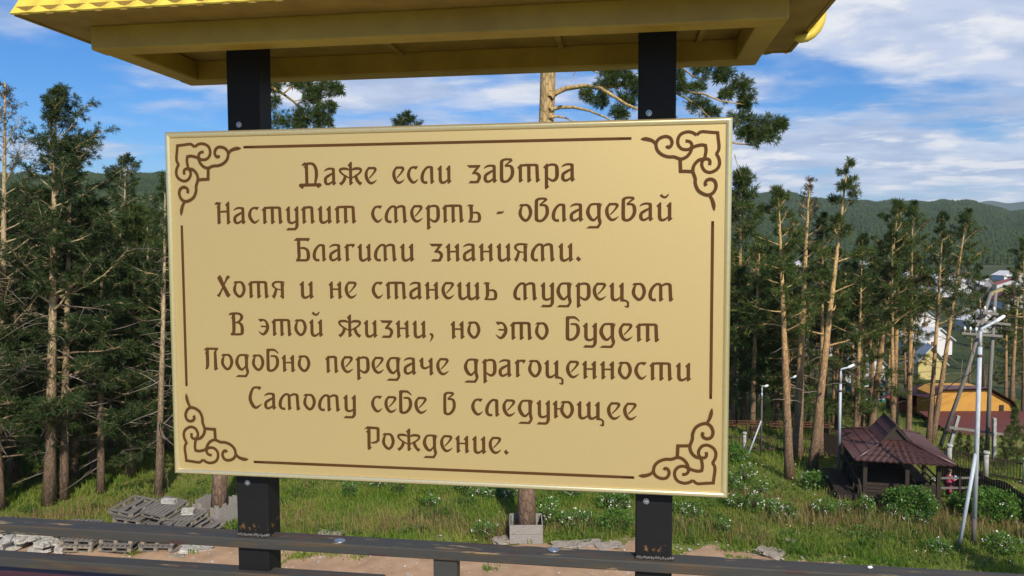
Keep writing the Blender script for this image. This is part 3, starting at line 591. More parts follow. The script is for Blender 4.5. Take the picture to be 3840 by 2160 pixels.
def tile_face(mb, o, ax, L_, ux, run, rise, inset, pitch, amp, row, step):
    # pressed metal tile sheet: waves along the eave, a step at each row; ends follow the hips
    nrow = max(2, int(math.hypot(run, rise)/row)); up = (ux*run+Vector((0, 0, rise))); ul = up.length; un = up/ul
    nrm = ax.cross(un).normalized()
    if nrm.z < 0: nrm = -nrm
    ncol = int(L_/pitch*6); V = []; rows = 0
    for r in range(nrow):
        for t, off in ((r/nrow, step), ((r+0.96)/nrow, step*0.15)):
            a0 = inset*t; a1 = L_-inset*t
            for c in range(ncol+1):
                a = a0+(a1-a0)*c/ncol; w = amp*math.cos(2*math.pi*a/pitch)
                drop = (0.5+0.5*math.cos(2*math.pi*a/pitch))*row*0.08
                V.append(o+ax*a+un*(ul*t-(drop if off == step else 0))+nrm*(off+w))
            rows += 1
    n = ncol+1
    F = [(r*n+c, r*n+c+1, (r+1)*n+c+1, (r+1)*n+c) for r in range(rows-1) for c in range(ncol)]
    # turned-down lip at the eave
    b = len(V); V += [v-nrm*(step+0.6*amp) for v in V[:n]]
    F += [(b+c, b+c+1, c+1, c) for c in range(ncol)]
    mb.add(V, F, False)
build_board()

def build_railing():
    ZB = SC.z-FLOOR
    root = empty('railing', (SC.x, SC.y, FLOOR), YAW, 'worn blue grey steel railing with flaking paint below the gold sign', 'railing')
    MB().box((0, 0.040, ZB-0.5345), (7, 0.050, 0.023)).build('top_rail', M['rail'], root, bevel=0.003)
    MB().box((-1.815, 0.035, ZB-0.614), (3.37, 0.040, 0.024)).build('lower_rail', M['rail'], root, bevel=0.003)
    MB().box((-1.815, 0.040, ZB-0.662), (3.37, 0.060, 0.030)).build('foot_rail', M['maroon'], root, bevel=0.002)
    for x, zt in ((0.0125, -0.5465), (1.4, -0.5465), (2.9, -0.5465), (-0.725, -0.6265), (-1.5, -0.6265), (-2.4, -0.6265), (-3.3, -0.6265)):
        MB().box((x, 0.042, (ZB+zt)/2), (0.052, 0.034, ZB+zt)).build('baluster', M['rail'], root, bevel=0.002)
    zt = SC.z-0.523
    for s, y, lab in ((0.246, 0.048, 'silver coin lying on the dark rail near its middle'), (-0.227, 0.030, 'silver coin on the rail edge beside the left post')):
        c = MB().tube([(0, 0, 0), (0, 0, 0.0014), (0, 0, 0.0019)], [0.0122, 0.0122, 0.0118], 28); c.tube([(0, 0, 0.0019), (0, 0, 0.0021)], [0.0075, 0.007], 20)
        o = c.build('coin', M['steel'], None, S(s, y, -0.5229)); o.rotation_euler = (0, 0, s*5); tag(o, lab, 'coin', 'coins left on the railing')
    pb = MB(); n = 8
    pb.tube([(-0.005, 0, 0.003), (-0.0035, 0, 0.003), (0, 0, 0.0032), (0.004, 0, 0.003), (0.006, 0, 0.003)], [0.0005, 0.0024, 0.0031, 0.0022, 0.0004], 10)
    tag(pb.build('pebble', M['lamp'], None, S(0.885, 0.045, -0.523)), 'small white pebble lying on the dark rail towards its right end', 'pebble')
build_railing()

# ------------------------------------------------------------------ trees
def tufts(Pc, Dr, size, m, r, width=0.10, spread=1.0):
    # needle tufts: m slim four-sided blades fanning out of every point
    n = len(Pc); Pc = np.repeat(Pc, m, 0); Dr = np.repeat(Dr, m, 0); size = np.repeat(size, m)
    d = Dr*0.55 + r.normal(0, 0.62*spread, (n*m, 3)); d /= np.linalg.norm(d, axis=1)[:, None]+1e-9
    Ln = size*r.uniform(0.6, 1.15, n*m)
    w = np.cross(d, r.normal(0, 1, (n*m, 3))); w /= np.linalg.norm(w, axis=1)[:, None]+1e-9
    wd = (Ln*width)[:, None]
    b = Pc + r.normal(0, 0.06, (n*m, 3))*size[:, None]
    mid = b + d*(Ln*0.55)[:, None]; tip = b + d*Ln[:, None]; tip[:, 2] -= 0.05*Ln
    V = np.stack([b, mid-w*wd, tip, mid+w*wd], 1).reshape(-1, 3)
    return V
def quads(V): return np.arange(len(V), dtype=np.int32).reshape(-1, 4)

def gen_pine(seed, H=13, r0=0.2, cs=0.5, Rm=2.0, nl=26, tn=9, size=0.30, mb_=10, dead=(0.2, 0.5, 14), dl=1.6, prof='round', bias=(0, 0), rise=0.25, bend=0.3, width=0.055, drop=0.0, side=None):
    r = np.random.default_rng(seed); T = MB(); Dd = MB()
    k = 12; ph = r.uniform(0, 6.28, 2); zs = np.linspace(0, 1, k)
    path = [Vector((bend*(math.sin(2.2*z+ph[0])-math.sin(ph[0]))*0.5, bend*(math.sin(2.7*z+ph[1])-math.sin(ph[1]))*0.5, z*H)) for z in zs]
    rad = [r0*(1.0-0.88*z)*(1.22 if i == 0 else 1) for i, z in enumerate(zs)]
    T.tube(path, rad, 9)
    def on(t):
        f = t*(k-1); i = min(int(f), k-2); return path[i].lerp(path[i+1], f-i), r0*(1-0.88*t)
    TP, TD, TS = [], [], []
    def prof_f(u):
        if prof == 'round': return math.sqrt(max(0.02, math.sin(math.pi*min(1, 0.12+0.88*(0.28+0.72*u)))))*(1.0-0.35*u)
        if prof == 'cone': return (1-u)**0.75*0.95+0.10
        return (1-u)**0.5*0.8+0.15
    for i in range(nl):
        u = (i+r.uniform(0, 1))/nl; t = cs+(0.985-cs)*u; p, rr = on(t)
        az = i*2.4+r.uniform(-0.6, 0.6); 
        if side is not None and r.uniform() < side[1]: az = side[0]+r.normal(0, 0.7)
        L_ = Rm*prof_f(u)*r.uniform(0.55, 1.12)
        b = 1+bias[0]*math.cos(az)+bias[1]*math.sin(az); L_ *= max(0.35, b)
        el = -drop*(1-u)+rise*0.4+u*u*0.95+r.uniform(-0.2, 0.25)
        dirv = Vector((math.cos(az)*math.cos(el), math.sin(az)*math.cos(el), math.sin(el)))
        pts = [p]; q = p.copy(); dd = dirv.copy(); ns = 5
        for s in range(ns):
            dd = (dd+Vector((r.normal(0, 0.16), r.normal(0, 0.16), rise*0.22+r.normal(0, 0.1)))).normalized(); q = q+dd*(L_/ns); pts.append(q.copy())
        T.tube(pts, [max(0.012, rr*0.42*(1-0.17*s)) for s in range(ns+1)], 5, cap=False)
        nb = max(3, int(1.25*tn*(0.4+0.6*L_/Rm)))
        for b_ in range(nb):
            f = 0.36+0.64*(b_+r.uniform(0, 1))/nb; j = min(int(f*ns), ns-1); bp = pts[j].lerp(pts[j+1], f*ns-j)
            tw = Vector((r.normal(0, 1), r.normal(0, 1), r.normal(0.25, 0.55))).normalized()*0.8+dirv*0.5
            tw.normalize(); tl = r.uniform(0.15, 0.5)*(0.5+0.5*L_)*0.75; e = bp+tw*tl
            T.tube([bp, e], [0.012, 0.006], 3, cap=False)
            for g in range(2 + int(tl > 0.5)):
                TP.append(bp.lerp(e, 1-0.42*g)); TD.append(tw); TS.append(size*r.uniform(0.42, 0.85))
    if dead:
        d0, d1, nd = dead
        for i in range(int(nd*0.68)):
            t = d0+(d1-d0)*r.uniform(0, 1); p, rr = on(t); az = r.uniform(0, 6.28); el = r.uniform(-0.45, 0.35)
            L_ = dl*r.uniform(0.25, 1.1); q = p.copy(); dd = Vector((math.cos(az)*math.cos(el), math.sin(az)*math.cos(el), math.sin(el))); pts = [p]
            for s in range(4):
                dd = (dd+Vector((r.normal(0, 0.16), r.normal(0, 0.16), r.normal(-0.02, 0.13)))).normalized(); q = q+dd*L_/4; pts.append(q.copy())
            b0 = min(0.024, rr*0.25)*(0.6+0.5*L_/dl)
            Dd.tube(pts, [b0, b0*0.8, b0*0.6, b0*0.4, b0*0.2], 4, cap=False)
            for g in range(int(L_*1.6)):
                j = r.integers(1, 4); e = pts[j]+Vector((r.normal(0, 1), r.normal(0, 1), r.normal(-0.2, 0.7))).normalized()*r.uniform(0.2, 0.55)*L_*0.6
                Dd.tube([pts[j], pts[j].lerp(e, 0.5)+Vector((0, 0, r.normal(0, 0.05))), e], [b0*0.5, b0*0.35, b0*0.15], 3, cap=False)
    V = tufts(np.array([tuple(p) for p in TP]), np.array([tuple(p) for p in TD]), np.array(TS), mb_, r, width)
    return T.mesh('trunk'), np_mesh('crown', V, quads(V)), (Dd.mesh('dead_branches') if dead and Dd.v else None)

KIND = {}
def kind(name, bk, needle, **kw):
    kw['mb_'] = int(kw.get('mb_', 10)*2.1)
    t, c, d = gen_pine(**kw); t.materials.append(M[bk]); c.materials.append(M[needle])
    if d: d.materials.append(M['deadwood'])
    KIND[name] = (t, c, d, kw.get('H', 13))
def tree(kn, loc, height, label, group=None, name='pine_tree', rz=0.0, lean=(0, 0), girth=1.0):
    t, c, d, H = KIND[kn]; s = height/H
    o = empty(name, loc, 0, label, 'tree', group)
    o.rotation_euler = (lean[1], lean[0], rz) if rz == 0 else (0, 0, rz)
    o.scale = (s*girth, s*girth, s)
    link('trunk', t, None, o); link('crown', c, None, o)
    if d: link('dead_branches', d, None, o)
    return o
def lean_of(xb, yb, xt, yt, D):
    # base and top pixels at distance D -> height and sideways lean angle
    a = at(xb, yb, D); b = at(xt, yt, D); return b.z-float(height(a.x, D)), math.atan2(b.x-a.x, b.z-a.z)

# hero pines on the left
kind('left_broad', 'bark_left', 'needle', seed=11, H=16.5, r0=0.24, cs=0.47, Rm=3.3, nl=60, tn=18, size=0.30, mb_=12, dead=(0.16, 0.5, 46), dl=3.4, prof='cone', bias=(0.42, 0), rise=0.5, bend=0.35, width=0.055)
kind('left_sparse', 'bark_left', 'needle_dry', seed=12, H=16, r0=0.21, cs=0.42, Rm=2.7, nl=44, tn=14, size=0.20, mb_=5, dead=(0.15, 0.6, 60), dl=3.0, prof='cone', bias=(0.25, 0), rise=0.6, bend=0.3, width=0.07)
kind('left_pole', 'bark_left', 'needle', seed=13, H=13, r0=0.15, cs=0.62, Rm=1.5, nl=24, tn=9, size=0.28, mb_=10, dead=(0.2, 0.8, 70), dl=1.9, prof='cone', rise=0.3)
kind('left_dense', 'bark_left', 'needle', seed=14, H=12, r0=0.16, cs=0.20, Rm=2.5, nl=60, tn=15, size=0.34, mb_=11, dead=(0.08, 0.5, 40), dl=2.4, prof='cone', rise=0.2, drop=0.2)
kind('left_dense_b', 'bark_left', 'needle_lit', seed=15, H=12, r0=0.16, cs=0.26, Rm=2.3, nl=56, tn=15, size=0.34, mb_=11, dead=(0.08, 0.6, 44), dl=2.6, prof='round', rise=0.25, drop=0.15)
kind('small_top', 'bark_left', 'needle', seed=16, H=15.5, r0=0.17, cs=0.80, Rm=1.5, nl=20, tn=11, size=0.32, mb_=12, dead=(0.4, 0.8, 20), dl=1.2, rise=0.5)
# pines on the right, bare orange trunks
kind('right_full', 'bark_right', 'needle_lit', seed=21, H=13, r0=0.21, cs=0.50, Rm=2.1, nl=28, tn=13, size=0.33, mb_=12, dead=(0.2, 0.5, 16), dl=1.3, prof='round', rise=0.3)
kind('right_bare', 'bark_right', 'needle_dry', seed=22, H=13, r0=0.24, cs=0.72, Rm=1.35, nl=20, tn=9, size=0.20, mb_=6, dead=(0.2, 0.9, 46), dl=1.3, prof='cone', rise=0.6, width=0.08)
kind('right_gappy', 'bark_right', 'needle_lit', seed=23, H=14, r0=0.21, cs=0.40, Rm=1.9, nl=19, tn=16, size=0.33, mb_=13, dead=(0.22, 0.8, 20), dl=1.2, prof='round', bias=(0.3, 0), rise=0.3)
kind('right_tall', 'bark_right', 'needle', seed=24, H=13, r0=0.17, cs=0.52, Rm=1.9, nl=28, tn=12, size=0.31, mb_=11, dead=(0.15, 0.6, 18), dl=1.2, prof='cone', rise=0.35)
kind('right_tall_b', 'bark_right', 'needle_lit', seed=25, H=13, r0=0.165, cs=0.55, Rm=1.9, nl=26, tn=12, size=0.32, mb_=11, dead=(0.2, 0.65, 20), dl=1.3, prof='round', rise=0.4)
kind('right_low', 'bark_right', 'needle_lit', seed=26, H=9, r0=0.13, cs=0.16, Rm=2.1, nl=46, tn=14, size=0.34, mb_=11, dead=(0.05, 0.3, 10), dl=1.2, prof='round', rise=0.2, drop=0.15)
kind('sapling', 'bark_right', 'needle_lit', seed=27, H=3, r0=0.05, cs=0.06, Rm=0.85, nl=26, tn=9, size=0.24, mb_=10, dead=None, prof='cone', rise=0.4)

def hero(kn, xb, yb, xt, yt, label, D=None, group=None, girth=1.0, name='pine_tree'):
    if D is None: g = on_ground(xb, yb)
    else: g = at(xb, yb, D); g.z = float(height(g.x, D))
    h, ln = lean_of(xb, yb, xt, yt, g.y)
    return tree(kn, (g.x, g.y, g.z-0.05), h, label, group, name, 0, (ln, 0), girth)
GL = 'pines at the edge of the dark wood on the left'; GR = 'pines with bare orange trunks behind the gazebo'
hero('left_broad', 184, 1890, 224, 325, 'tall broad pine with tan trunk, crown leaning right into the sky behind the pallets', group=GL)
hero('left_dense', 238, 1872, 256, 520, 'darker pine standing directly behind the tan trunked broad pine', group=GL)
hero('left_sparse', -22, 1880, 32, 298, 'sparse greyish pine with thin see-through crown at the far left edge', D=30, group=GL)
hero('left_pole', 594, 1868, 582, 640, 'slim straight pine full of dead side branches beside the sign\'s left edge', group=GL)
hero('left_dense_b', 484, 1788, 490, 760, 'shaded dark pine trunk in the grass between the broad pine and slim pine', group=GL)
hero('left_dense', 50, 1800, 62, 700, 'shaded pine with dark lower trunk left of the broad pine', group=GL)
hero('left_dense_b', 278, 1788, 300, 720, 'thin shaded pine just right of the broad pine\'s double trunk', group=GL)
hero('small_top', 478, 1700, 484, 575, 'pine with small tufted top rising alone above the wooded ridge', D=46, group=GL)
hero('small_top', 1512, 1690, 1522, 418, 'pine whose small top peeks over the middle of the sign frame', D=38)
hero('right_full', 2962, 1798, 2898, 690, 'left-leaning pine with brown trunk, nearest of the trunks right of the sign', group=GR)
hero('right_bare', 2990, 1722, 3050, 664, 'nearly leafless orange pine with many bare branch stubs', group=GR)
hero('right_gappy', 3046, 1764, 3172, 584, 'tallest pine on the right, leaning right with crown in separate tiers', group=GR)
hero('right_tall_b', 3076, 1718, 3098, 800, 'thin brown pine trunk close behind the leaning tiered pine', group=GR)
hero('right_tall', 3205, 1700, 3246, 880, 'slim reddish pine behind the left end of the gazebo roof', D=38, group=GR)
hero('right_full', 3258, 1700, 3357, 740, 'full crowned pine leaning right behind the gazebo\'s raised ridge', D=39, group=GR)
hero('right_tall_b', 3405, 1690, 3436, 756, 'straight pine between the gazebo roof and the orange house', D=40, group=GR)
hero('right_tall', 3480, 1690, 3548, 790, 'golden trunked pine in front of the orange house corner', D=40, group=GR, girth=0.9)
hero('right_tall_b', 3494, 1685, 3645, 778, 'golden pine leaning strongly right beside the orange house', D=41, group=GR)
hero('right_low', 2790, 1690, 2782, 640, 'dark bushy pine half hidden behind the sign\'s right edge', D=44, group=GR)
hero('right_full', 3838, 1650, 3826, 890, 'dark pine at the very right edge behind the utility pole', D=47, group=GR)
hero('right_full', 3768, 1600, 3764, 1085, 'dark pine just right of the utility pole top', D=58, group=GR)
hero('right_low', 3800, 1570, 3806, 1150, 'bushy pine low at the right edge beyond the orange house', D=62, group=GR)
hero('right_tall', 3690, 1640, 3668, 985, 'slim pine behind the wooden utility pole', D=50, group=GR)

# the two big pines standing in plank boxes: limbs and needle clusters laid out as they grow
def big_pine(base, top, D, limbs, clusters, label, seed, rz=(0.315, 0.24), extra=()):
    r = np.random.default_rng(seed); rnd = random.Random(seed)
    o = empty('pine_tree', base, 0, label, 'tree', 'big pines growing out of plank boxes')
    b = Vector(base); T = MB()
    k = 14; path = []; rad = []
    for i in range(k):
        t = i/(k-1); p = b.lerp(top, t); p = p+Vector((math.sin(t*7+seed)*0.06, 0, 0))*(1 if 0 < i else 0); path.append(p-b)
        rad.append((rz[0]+(rz[1]-rz[0])*t)*(1.12 if i == 0 else 1) + r.normal(0, 0.006))
    T.tube(path, rad, 16)
    for pts, r0 in limbs:
        n = len(pts); dz = [r.normal(0, 0.15)*i for i in range(n)]
        T.tube([at(x, y, D+dz[i])-b for i, (x, y) in enumerate(pts)], [r0*(1-0.75*i/(n-1)) for i in range(n)], 8, cap=False)
    t = T.mesh('trunk'); t.materials.append(M['bark_big']); link('trunk', t, None, o)
    TP, TD, TS = [], [], []; Tw = MB()
    for x, y, rp in clusters:
        c = at(x, y, D)-b; R_ = rp*D/FOC
        for i in range(int(12+rp*1.1)):
            v = Vector((r.normal(), r.normal(), r.normal()*0.75)).normalized()*R_*rnd.uniform(0.25, 1.0)
            p = c+v; TP.append(tuple(p)); TD.append(tuple((v.normalized()+Vector((0, 0, 0.5))).normalized())); TS.append(0.20*rnd.uniform(0.8, 1.2))
            if i % 4 == 0: Tw.tube([c-Vector((0, 0, R_*0.3)), c.lerp(p, 0.5)+Vector((0, 0, rnd.uniform(-.05, .05))), p], [0.018, 0.012, 0.006], 4, cap=False)
    V = tufts(np.array(TP), np.array(TD), np.array(TS), 24, r, 0.05, 0.85)
    me = np_mesh('crown', V, quads(V)); me.materials.append(M['needle_lit']); link('crown', me, None, o)
    tw = Tw.mesh('twigs'); tw.materials.append(M['deadwood']); link('twigs', tw, None, o)
    return o
P1 = Vector((0.47, 26.55, 0)); D1 = 26.5
cl1 = [(2269, 318, 50), (2313, 278, 45), (2199, 348, 25), (2348, 373, 40), (2249, 378, 30), (2323, 422, 35), (2634, 263, 40), (2719, 268, 38), (2614, 328, 28), (2774, 323, 42), (2798, 368, 35), (2719, 353, 30), (2620, 388, 42), (2674, 422, 26), (2793, 398, 22), (2774, 450, 48), (2838, 468, 52), (2898, 470, 42), (2878, 510, 40), (2789, 495, 28), (2440, 300, 50), (2480, 380, 45), (2400, 340, 42), (2540, 280, 30), (2500, 450, 40), (2560, 330, 22), (2700, 290, 24), (2930, 468, 22), (2830, 520, 26), (2280, 260, 30), (2360, 300, 30)]
for i in range(26):
    cl1.append((2080+random.Random(i).uniform(-150, 460), random.Random(i+50).uniform(-700, 60), 60))
lm1 = [([(2062, 368), (2085, 348), (2120, 332), (2190, 322), (2250, 330), (2300, 360), (2350, 392), (2410, 416), (2480, 440)], 0.105),
       ([(2060, 412), (2100, 402), (2150, 402), (2210, 415), (2270, 440), (2330, 480)], 0.075), ([(2060, 440), (2090, 436), (2120, 442), (2165, 462)], 0.055),
       ([(2250, 330), (2330, 318), (2440, 315), (2560, 342), (2640, 352), (2700, 378), (2790, 392)], 0.065), ([(2440, 320), (2540, 352), (2610, 390), (2660, 440)], 0.05),
       ([(2300, 230), (2420, 235), (2560, 255), (2600, 288), (2650, 300), (2720, 275)], 0.05), ([(2620, 400), (2560, 380), (2570, 410), (2640, 440)], 0.02),
       ([(2480, 440), (2620, 500), (2760, 538), (2830, 545), (2880, 515)], 0.05), ([(2700, 378), (2740, 350), (2770, 330)], 0.025), ([(2200, 255), (2270, 285), (2330, 340), (2380, 360)], 0.03),
       ([(2160, 262), (2150, 285), (2140, 312)], 0.015), ([(2755, 580), (2765, 620), (2780, 660)], 0.015), ([(2060, 100), (2200, 20), (2400, -60)], 0.08), ([(2070, -100), (1950, -200), (1850, -320)], 0.07)]
big_pine(P1, at(2085, -430, D1+0.4), D1, lm1, cl1, 'thick pine rising from the plank box below the middle of the sign', 4)
P2 = Vector((-11.12, 28.35, 0)); D2 = 28.3
cl2 = [(1024, 323, 32), (1019, 378, 30), (1143, 318, 36), (1217, 323, 40), (1262, 335, 28), (1168, 378, 38), (1133, 432, 46), (1202, 430, 46), (1232, 398, 28), (1058, 457, 38), (1118, 462, 46), (1212, 460, 36), (1100, 300, 32), (1180, 345, 26), (960, 320, 40), (940, 400, 40)]
for i in range(22):
    cl2.append((960+random.Random(i+7).uniform(-230, 250), random.Random(i+90).uniform(-500, 150), 58))
lm2 = [([(930, 250), (985, 290), (1030, 335), (1062, 352), (1100, 380), (1132, 412), (1150, 440)], 0.08), ([(1062, 352), (1098, 322), (1150, 308), (1210, 318)], 0.035), ([(1030, 335), (1030, 380), (1050, 440)], 0.025), ([(1100, 380), (1140, 372), (1180, 380)], 0.02), ([(920, 60), (1050, 0), (1150, -60)], 0.07), ([(910, -100), (800, -150), (730, -230)], 0.06)]
big_pine(P2, at(925, -330, D2+0.3), D2, lm2, cl2, 'thick rough pine rising from the plank box beside the pallets', 9, (0.27, 0.21))

# the wood behind: every tree its own object
def scatter_trees():
    r = random.Random(5); placed = []
    def ok(x, y, d):
        if any((x-a)**2+(y-b)**2 < d*d for a, b in placed): return False
        placed.append((x, y)); return True
    kl = ['left_dense', 'left_dense_b', 'left_dense', 'left_pole', 'left_dense_b']
    m = 0
    for (d0, d1, dmin, want) in ((35.5, 50, 2.0, 44), (50, 75, 2.6, 44), (75, 120, 4.0, 26)):
        n = 0
        for i in range(3000):
            if n >= want: break
            D = r.uniform(d0, d1); th = RAD(r.uniform(-38.5, -18.6)); x = D*math.sin(th); y = D*math.cos(th)
            if not ok(x, y, dmin): continue
            n += 1; m += 1; h = r.uniform(9.0, 12.8) if D < 50 else r.uniform(10.5, 14)
            tree(kl[m % 5], (x, y, float(height(x, y))-0.05), h, 'dark pine crowded in the shaded wood behind the broad pine on the left', 'pines inside the dark wood on the left', rz=r.uniform(0, 6.28))
    kr = ['right_tall', 'right_full', 'right_tall_b', 'right_low', 'right_full']
    m = 0
    for (d0, d1, dmin, want) in ((42.5, 62, 1.7, 44), (62, 100, 3.2, 20), (100, 190, 6.0, 14)):
        n = 0
        for i in range(3000):
            if n >= want: break
            D = r.uniform(d0, d1); th = RAD(r.uniform(16.0, 37)); x = D*math.sin(th); y = D*math.cos(th)
            if (21.5 < x < 31.5 and y < 55) or (D < 62 and math.degrees(th) > 27.3 and not (D < 44 and math.degrees(th) > 34)): continue
            if D > 70 and 31.2 < math.degrees(th) < 33.6: continue
            if not ok(x, y, dmin): continue
            n += 1; m += 1; h = r.uniform(7.5, 11.5)
            tree(kr[m % 5], (x, y, float(height(x, y))-0.05), h, 'green pine in the loose stand between the gazebo and the village', 'pines between the gazebo and the village', rz=r.uniform(0, 6.28))
    n = 0
    for i in range(900):
        if n >= 46: break
        D = r.uniform(41, 110); th = RAD(r.uniform(-17, 15)); x = D*math.sin(th); y = D*math.cos(th)
        if not ok(x, y, 4): continue
        n += 1
        tree(kr[n % 3], (x, y, float(height(x, y))-0.05), r.uniform(9, 12.5), 'pine in the stand hidden behind the gold sign', 'pines standing behind the sign', rz=r.uniform(0, 6.28))
scatter_trees()
for i, (x, y, h) in enumerate(((17.6, 15.6, 8.0), (20.4, 15.9, 8.4), (23.4, 16.6, 8.6))):  # unseen pines added to shade the grass, in place of a building
    tree('right_low', (x, y, 0), h, 'added pine out of view at right, put there to shade the grass below the lamp', 'unseen pines added at right for their shadow', rz=i*2.0)
for i, (x, y, h) in enumerate(((-20.3, 21.5, 12.5), (-23.4, 23.5, 13.0), (-26.5, 25.0, 12.5), (-29.5, 23.0, 13.0))):
    tree('left_dense_b', (x, y, 0), h, 'pine beyond the left edge whose shadow falls on the dark wood floor', 'pines beyond the left edge', rz=i*2.0)
for i, (x, y, D, h) in enumerate(((3585, 1740, 36.5, 1.4), (3765, 1770, 34.5, 2.0), (3812, 1760, 35, 2.6), (3690, 1750, 36, 1.3), (3630, 1740, 37, 1.2))):
    g = at(x, y, D); tree('sapling', (g.x, D, float(height(g.x, D))), h, 'young pine growing between the white fence pillars and the green building', 'young pines by the white pillars', rz=i*1.3)

# ------------------------------------------------------------------ gazebo
def build_gazebo():
    gc = Vector((15.65, 31.35, 0)); gz = -0.2375
    g = empty('gazebo', gc, gz, 'small dark timber gazebo with chocolate metal tile roof and raised gablet', 'gazebo')
    ex, ey, ze = 1.78, 2.45, 1.90
    # plinth of squared logs and floor
    mb = MB()
    for i in range(4):
        z = 0.07+i*0.115
        for sy in (-1, 1): mb.box((0, sy*2.0, z), (2.9, 0.16, 0.108))
        for sx in (-1, 1): mb.box((sx*1.36, 0, z), (0.15, 3.84, 0.104))
    mb.build('plinth', M['darkwood'], g)
    mb = MB()
    for i in range(18): mb.box((-1.27+i*0.149, 0, 0.50), (0.14, 4.1, 0.04))
    mb.build('floor', M['darkwood'], g)
    for x in (-1.32, 0.20, 1.32):
        for y in (-1.98, 1.98):
            mb = MB().box((x, y, 1.2), (0.15, 0.15, 1.42)).box((x, y, 1.80), (0.15, 0.42, 0.12)); mb.build('post', M['darkwood'], g, bevel=0.01)
    for y in (0.0,):
        for x in (-1.32, 1.32): MB().box((x, y, 1.2), (0.13, 0.13, 1.42)).build('post', M['darkwood'], g, bevel=0.01)
    for a, b in (((-1.32, -1.98), (1.32, -1.98)), ((-1.32, 1.98), (1.32, 1.98)), ((-1.32, -1.98), (-1.32, 1.98)), ((1.32, -1.98), (1.32, 1.98))):
        MB().bar((*a, 1.92), (*b, 1.92), 0.14, 0.12).build('wall_plate', M['darkwood'], g)
    mb = MB()
    for z in (0.68, 0.82, 0.96, 1.1, 1.24):
        mb.bar((-1.3, 2.0, z), (1.3, 2.0, z), 0.04, 0.075); 
    for z in (0.70, 0.95, 1.2): mb.bar((1.34, -1.9, z), (1.34, 1.9, z), 0.04, 0.06)
    for z in (0.60, 0.74, 0.88): mb.bar((-1.24, -2.0, z), (0.12, -2.0, z), 0.05, 0.12); mb.bar((0.3, -2.0, z), (1.24, -2.0, z), 0.05, 0.12)
    mb.build('balustrade', M['darkwood'], g)
    mb = MB().box((0.95, 0.3, 0.86), (0.42, 3.0, 0.05)).box((0.2, 1.6, 0.86), (1.6, 0.40, 0.05))
    for x, y in ((0.95, -1.0), (0.95, 0.5), (-0.4, 1.6), (0.95, 1.6)): mb.box((x, y, 0.68), (0.35, 0.07, 0.33))
    mb.build('bench', M['darkwood'], g)
    # side deck with slanting hand rail
    mb = MB()
    for i in range(6): mb.box((-1.62-i*0.125, -0.1, 0.34), (0.117, 3.7, 0.04))
    mb.box((-2.3, -0.1, 0.16), (0.06, 3.7, 0.32)).box((-1.95, -1.98, 0.16), (0.8, 0.06, 0.32)); mb.build('side_deck', M['darkwood'], g)
    mb = MB().bar((-1.52, 1.4, 1.12), (-1.52, -1.9, 0.95), 0.05, 0.09)
    mb.bar((-1.52, -1.9, 1.0), (-1.52, -2.9, 0.18), 0.05, 0.08)
    for y in (1.3, 0.2, -0.9, -1.9): mb.bar((-1.52, y, 0.3), (-1.52, y, 1.02), 0.06, 0.06, (0, 1, 0))
    mb.build('hand_rail', M['darkwood'], g)
    # roof
    roof = empty('roof'); roof.parent = g
    k = 0.50; rise = 0.62
    mb = MB()
    for (o, ax, L_, ux, run) in ((Vector((-ex, -ey, ze)), Vector((1, 0, 0)), 2*ex, Vector((0, 1, 0)), ex), (Vector((ex, ey, ze)), Vector((-1, 0, 0)), 2*ex, Vector((0, -1, 0)), ex),
                               (Vector((ex, -ey, ze)), Vector((0, 1, 0)), 2*ey, Vector((-1, 0, 0)), ex), (Vector((-ex, ey, ze)), Vector((0, -1, 0)), 2*ey, Vector((1, 0, 0)), ex)):
        tile_face(mb, o, ax, L_, ux, run*0.985, rise, run*0.985, 0.235, 0.030, 0.36, 0.045)
    mb.build('roof_sheet', M['rooftile'], roof)
    mb = MB()
    for sx in (-1, 1):
        for sy in (-1, 1): mb.tube([(sx*ex, sy*ey, ze+0.035), (sx*(ex-1.70), sy*(ey-1.70), ze+rise*0.97+0.05)], 0.055, 8)
    mb.build('hip_cap', M['rooftile'], roof)
    mb = MB(); mb.add([(-ex+.03, -ey+.03, ze-0.01), (ex-.03, -ey+.03, ze-0.01), (ex-.03, ey-.03, ze-0.01), (-ex+.03, ey-.03, ze-0.01), (0, -ey+1.7, ze+rise-0.06), (0, ey-1.7, ze+rise-0.06)], [(1, 0, 4), (2, 1, 4, 5), (3, 2, 5), (0, 3, 5, 4)])
    mb.build('roof_boarding', M['darkwood'], roof)
    # raised gablet
    yr = 1.10; zr = 3.03; hw = 0.56; zl = 2.36
    gb = MB()
    for sx in (-1, 1):
        o = Vector((sx*hw, -yr*sx*-1*-1 if 0 else (-yr if sx > 0 else yr), zl)); tile_face(gb, o, Vector((0, 1 if sx > 0 else -1, 0)), 2*yr, Vector((-sx, 0, 0)), hw, zr-zl, 0.0, 0.235, 0.022, 0.30, 0.035)
    gb.tube([(0, -yr-0.03, zr+0.02), (0, yr+0.03, zr+0.02)], 0.05, 8)
    gab = gb.build('gablet', M['rooftile'], roof)
    for sy in (-1, 1):
        w_ = MB(); y = sy*(yr-0.10)
        w_.add([(-0.36, y, 2.44), (0.36, y, 2.44), (0, y, 2.96), (-0.36, y+0.03*sy, 2.44), (0.36, y+0.03*sy, 2.44), (0, y+0.03*sy, 2.96)], [(0, 1, 2), (5, 4, 3), (0, 3, 4, 1), (1, 4, 5, 2), (2, 5, 3, 0)])
        for sx in (-1, 1): w_.bar((sx*0.57, sy*(yr+0.01), 2.32), (0, sy*(yr+0.01), 2.99), 0.03, 0.10)
        w_.build('gable_board', M['darkwood'], gab)
build_gazebo()

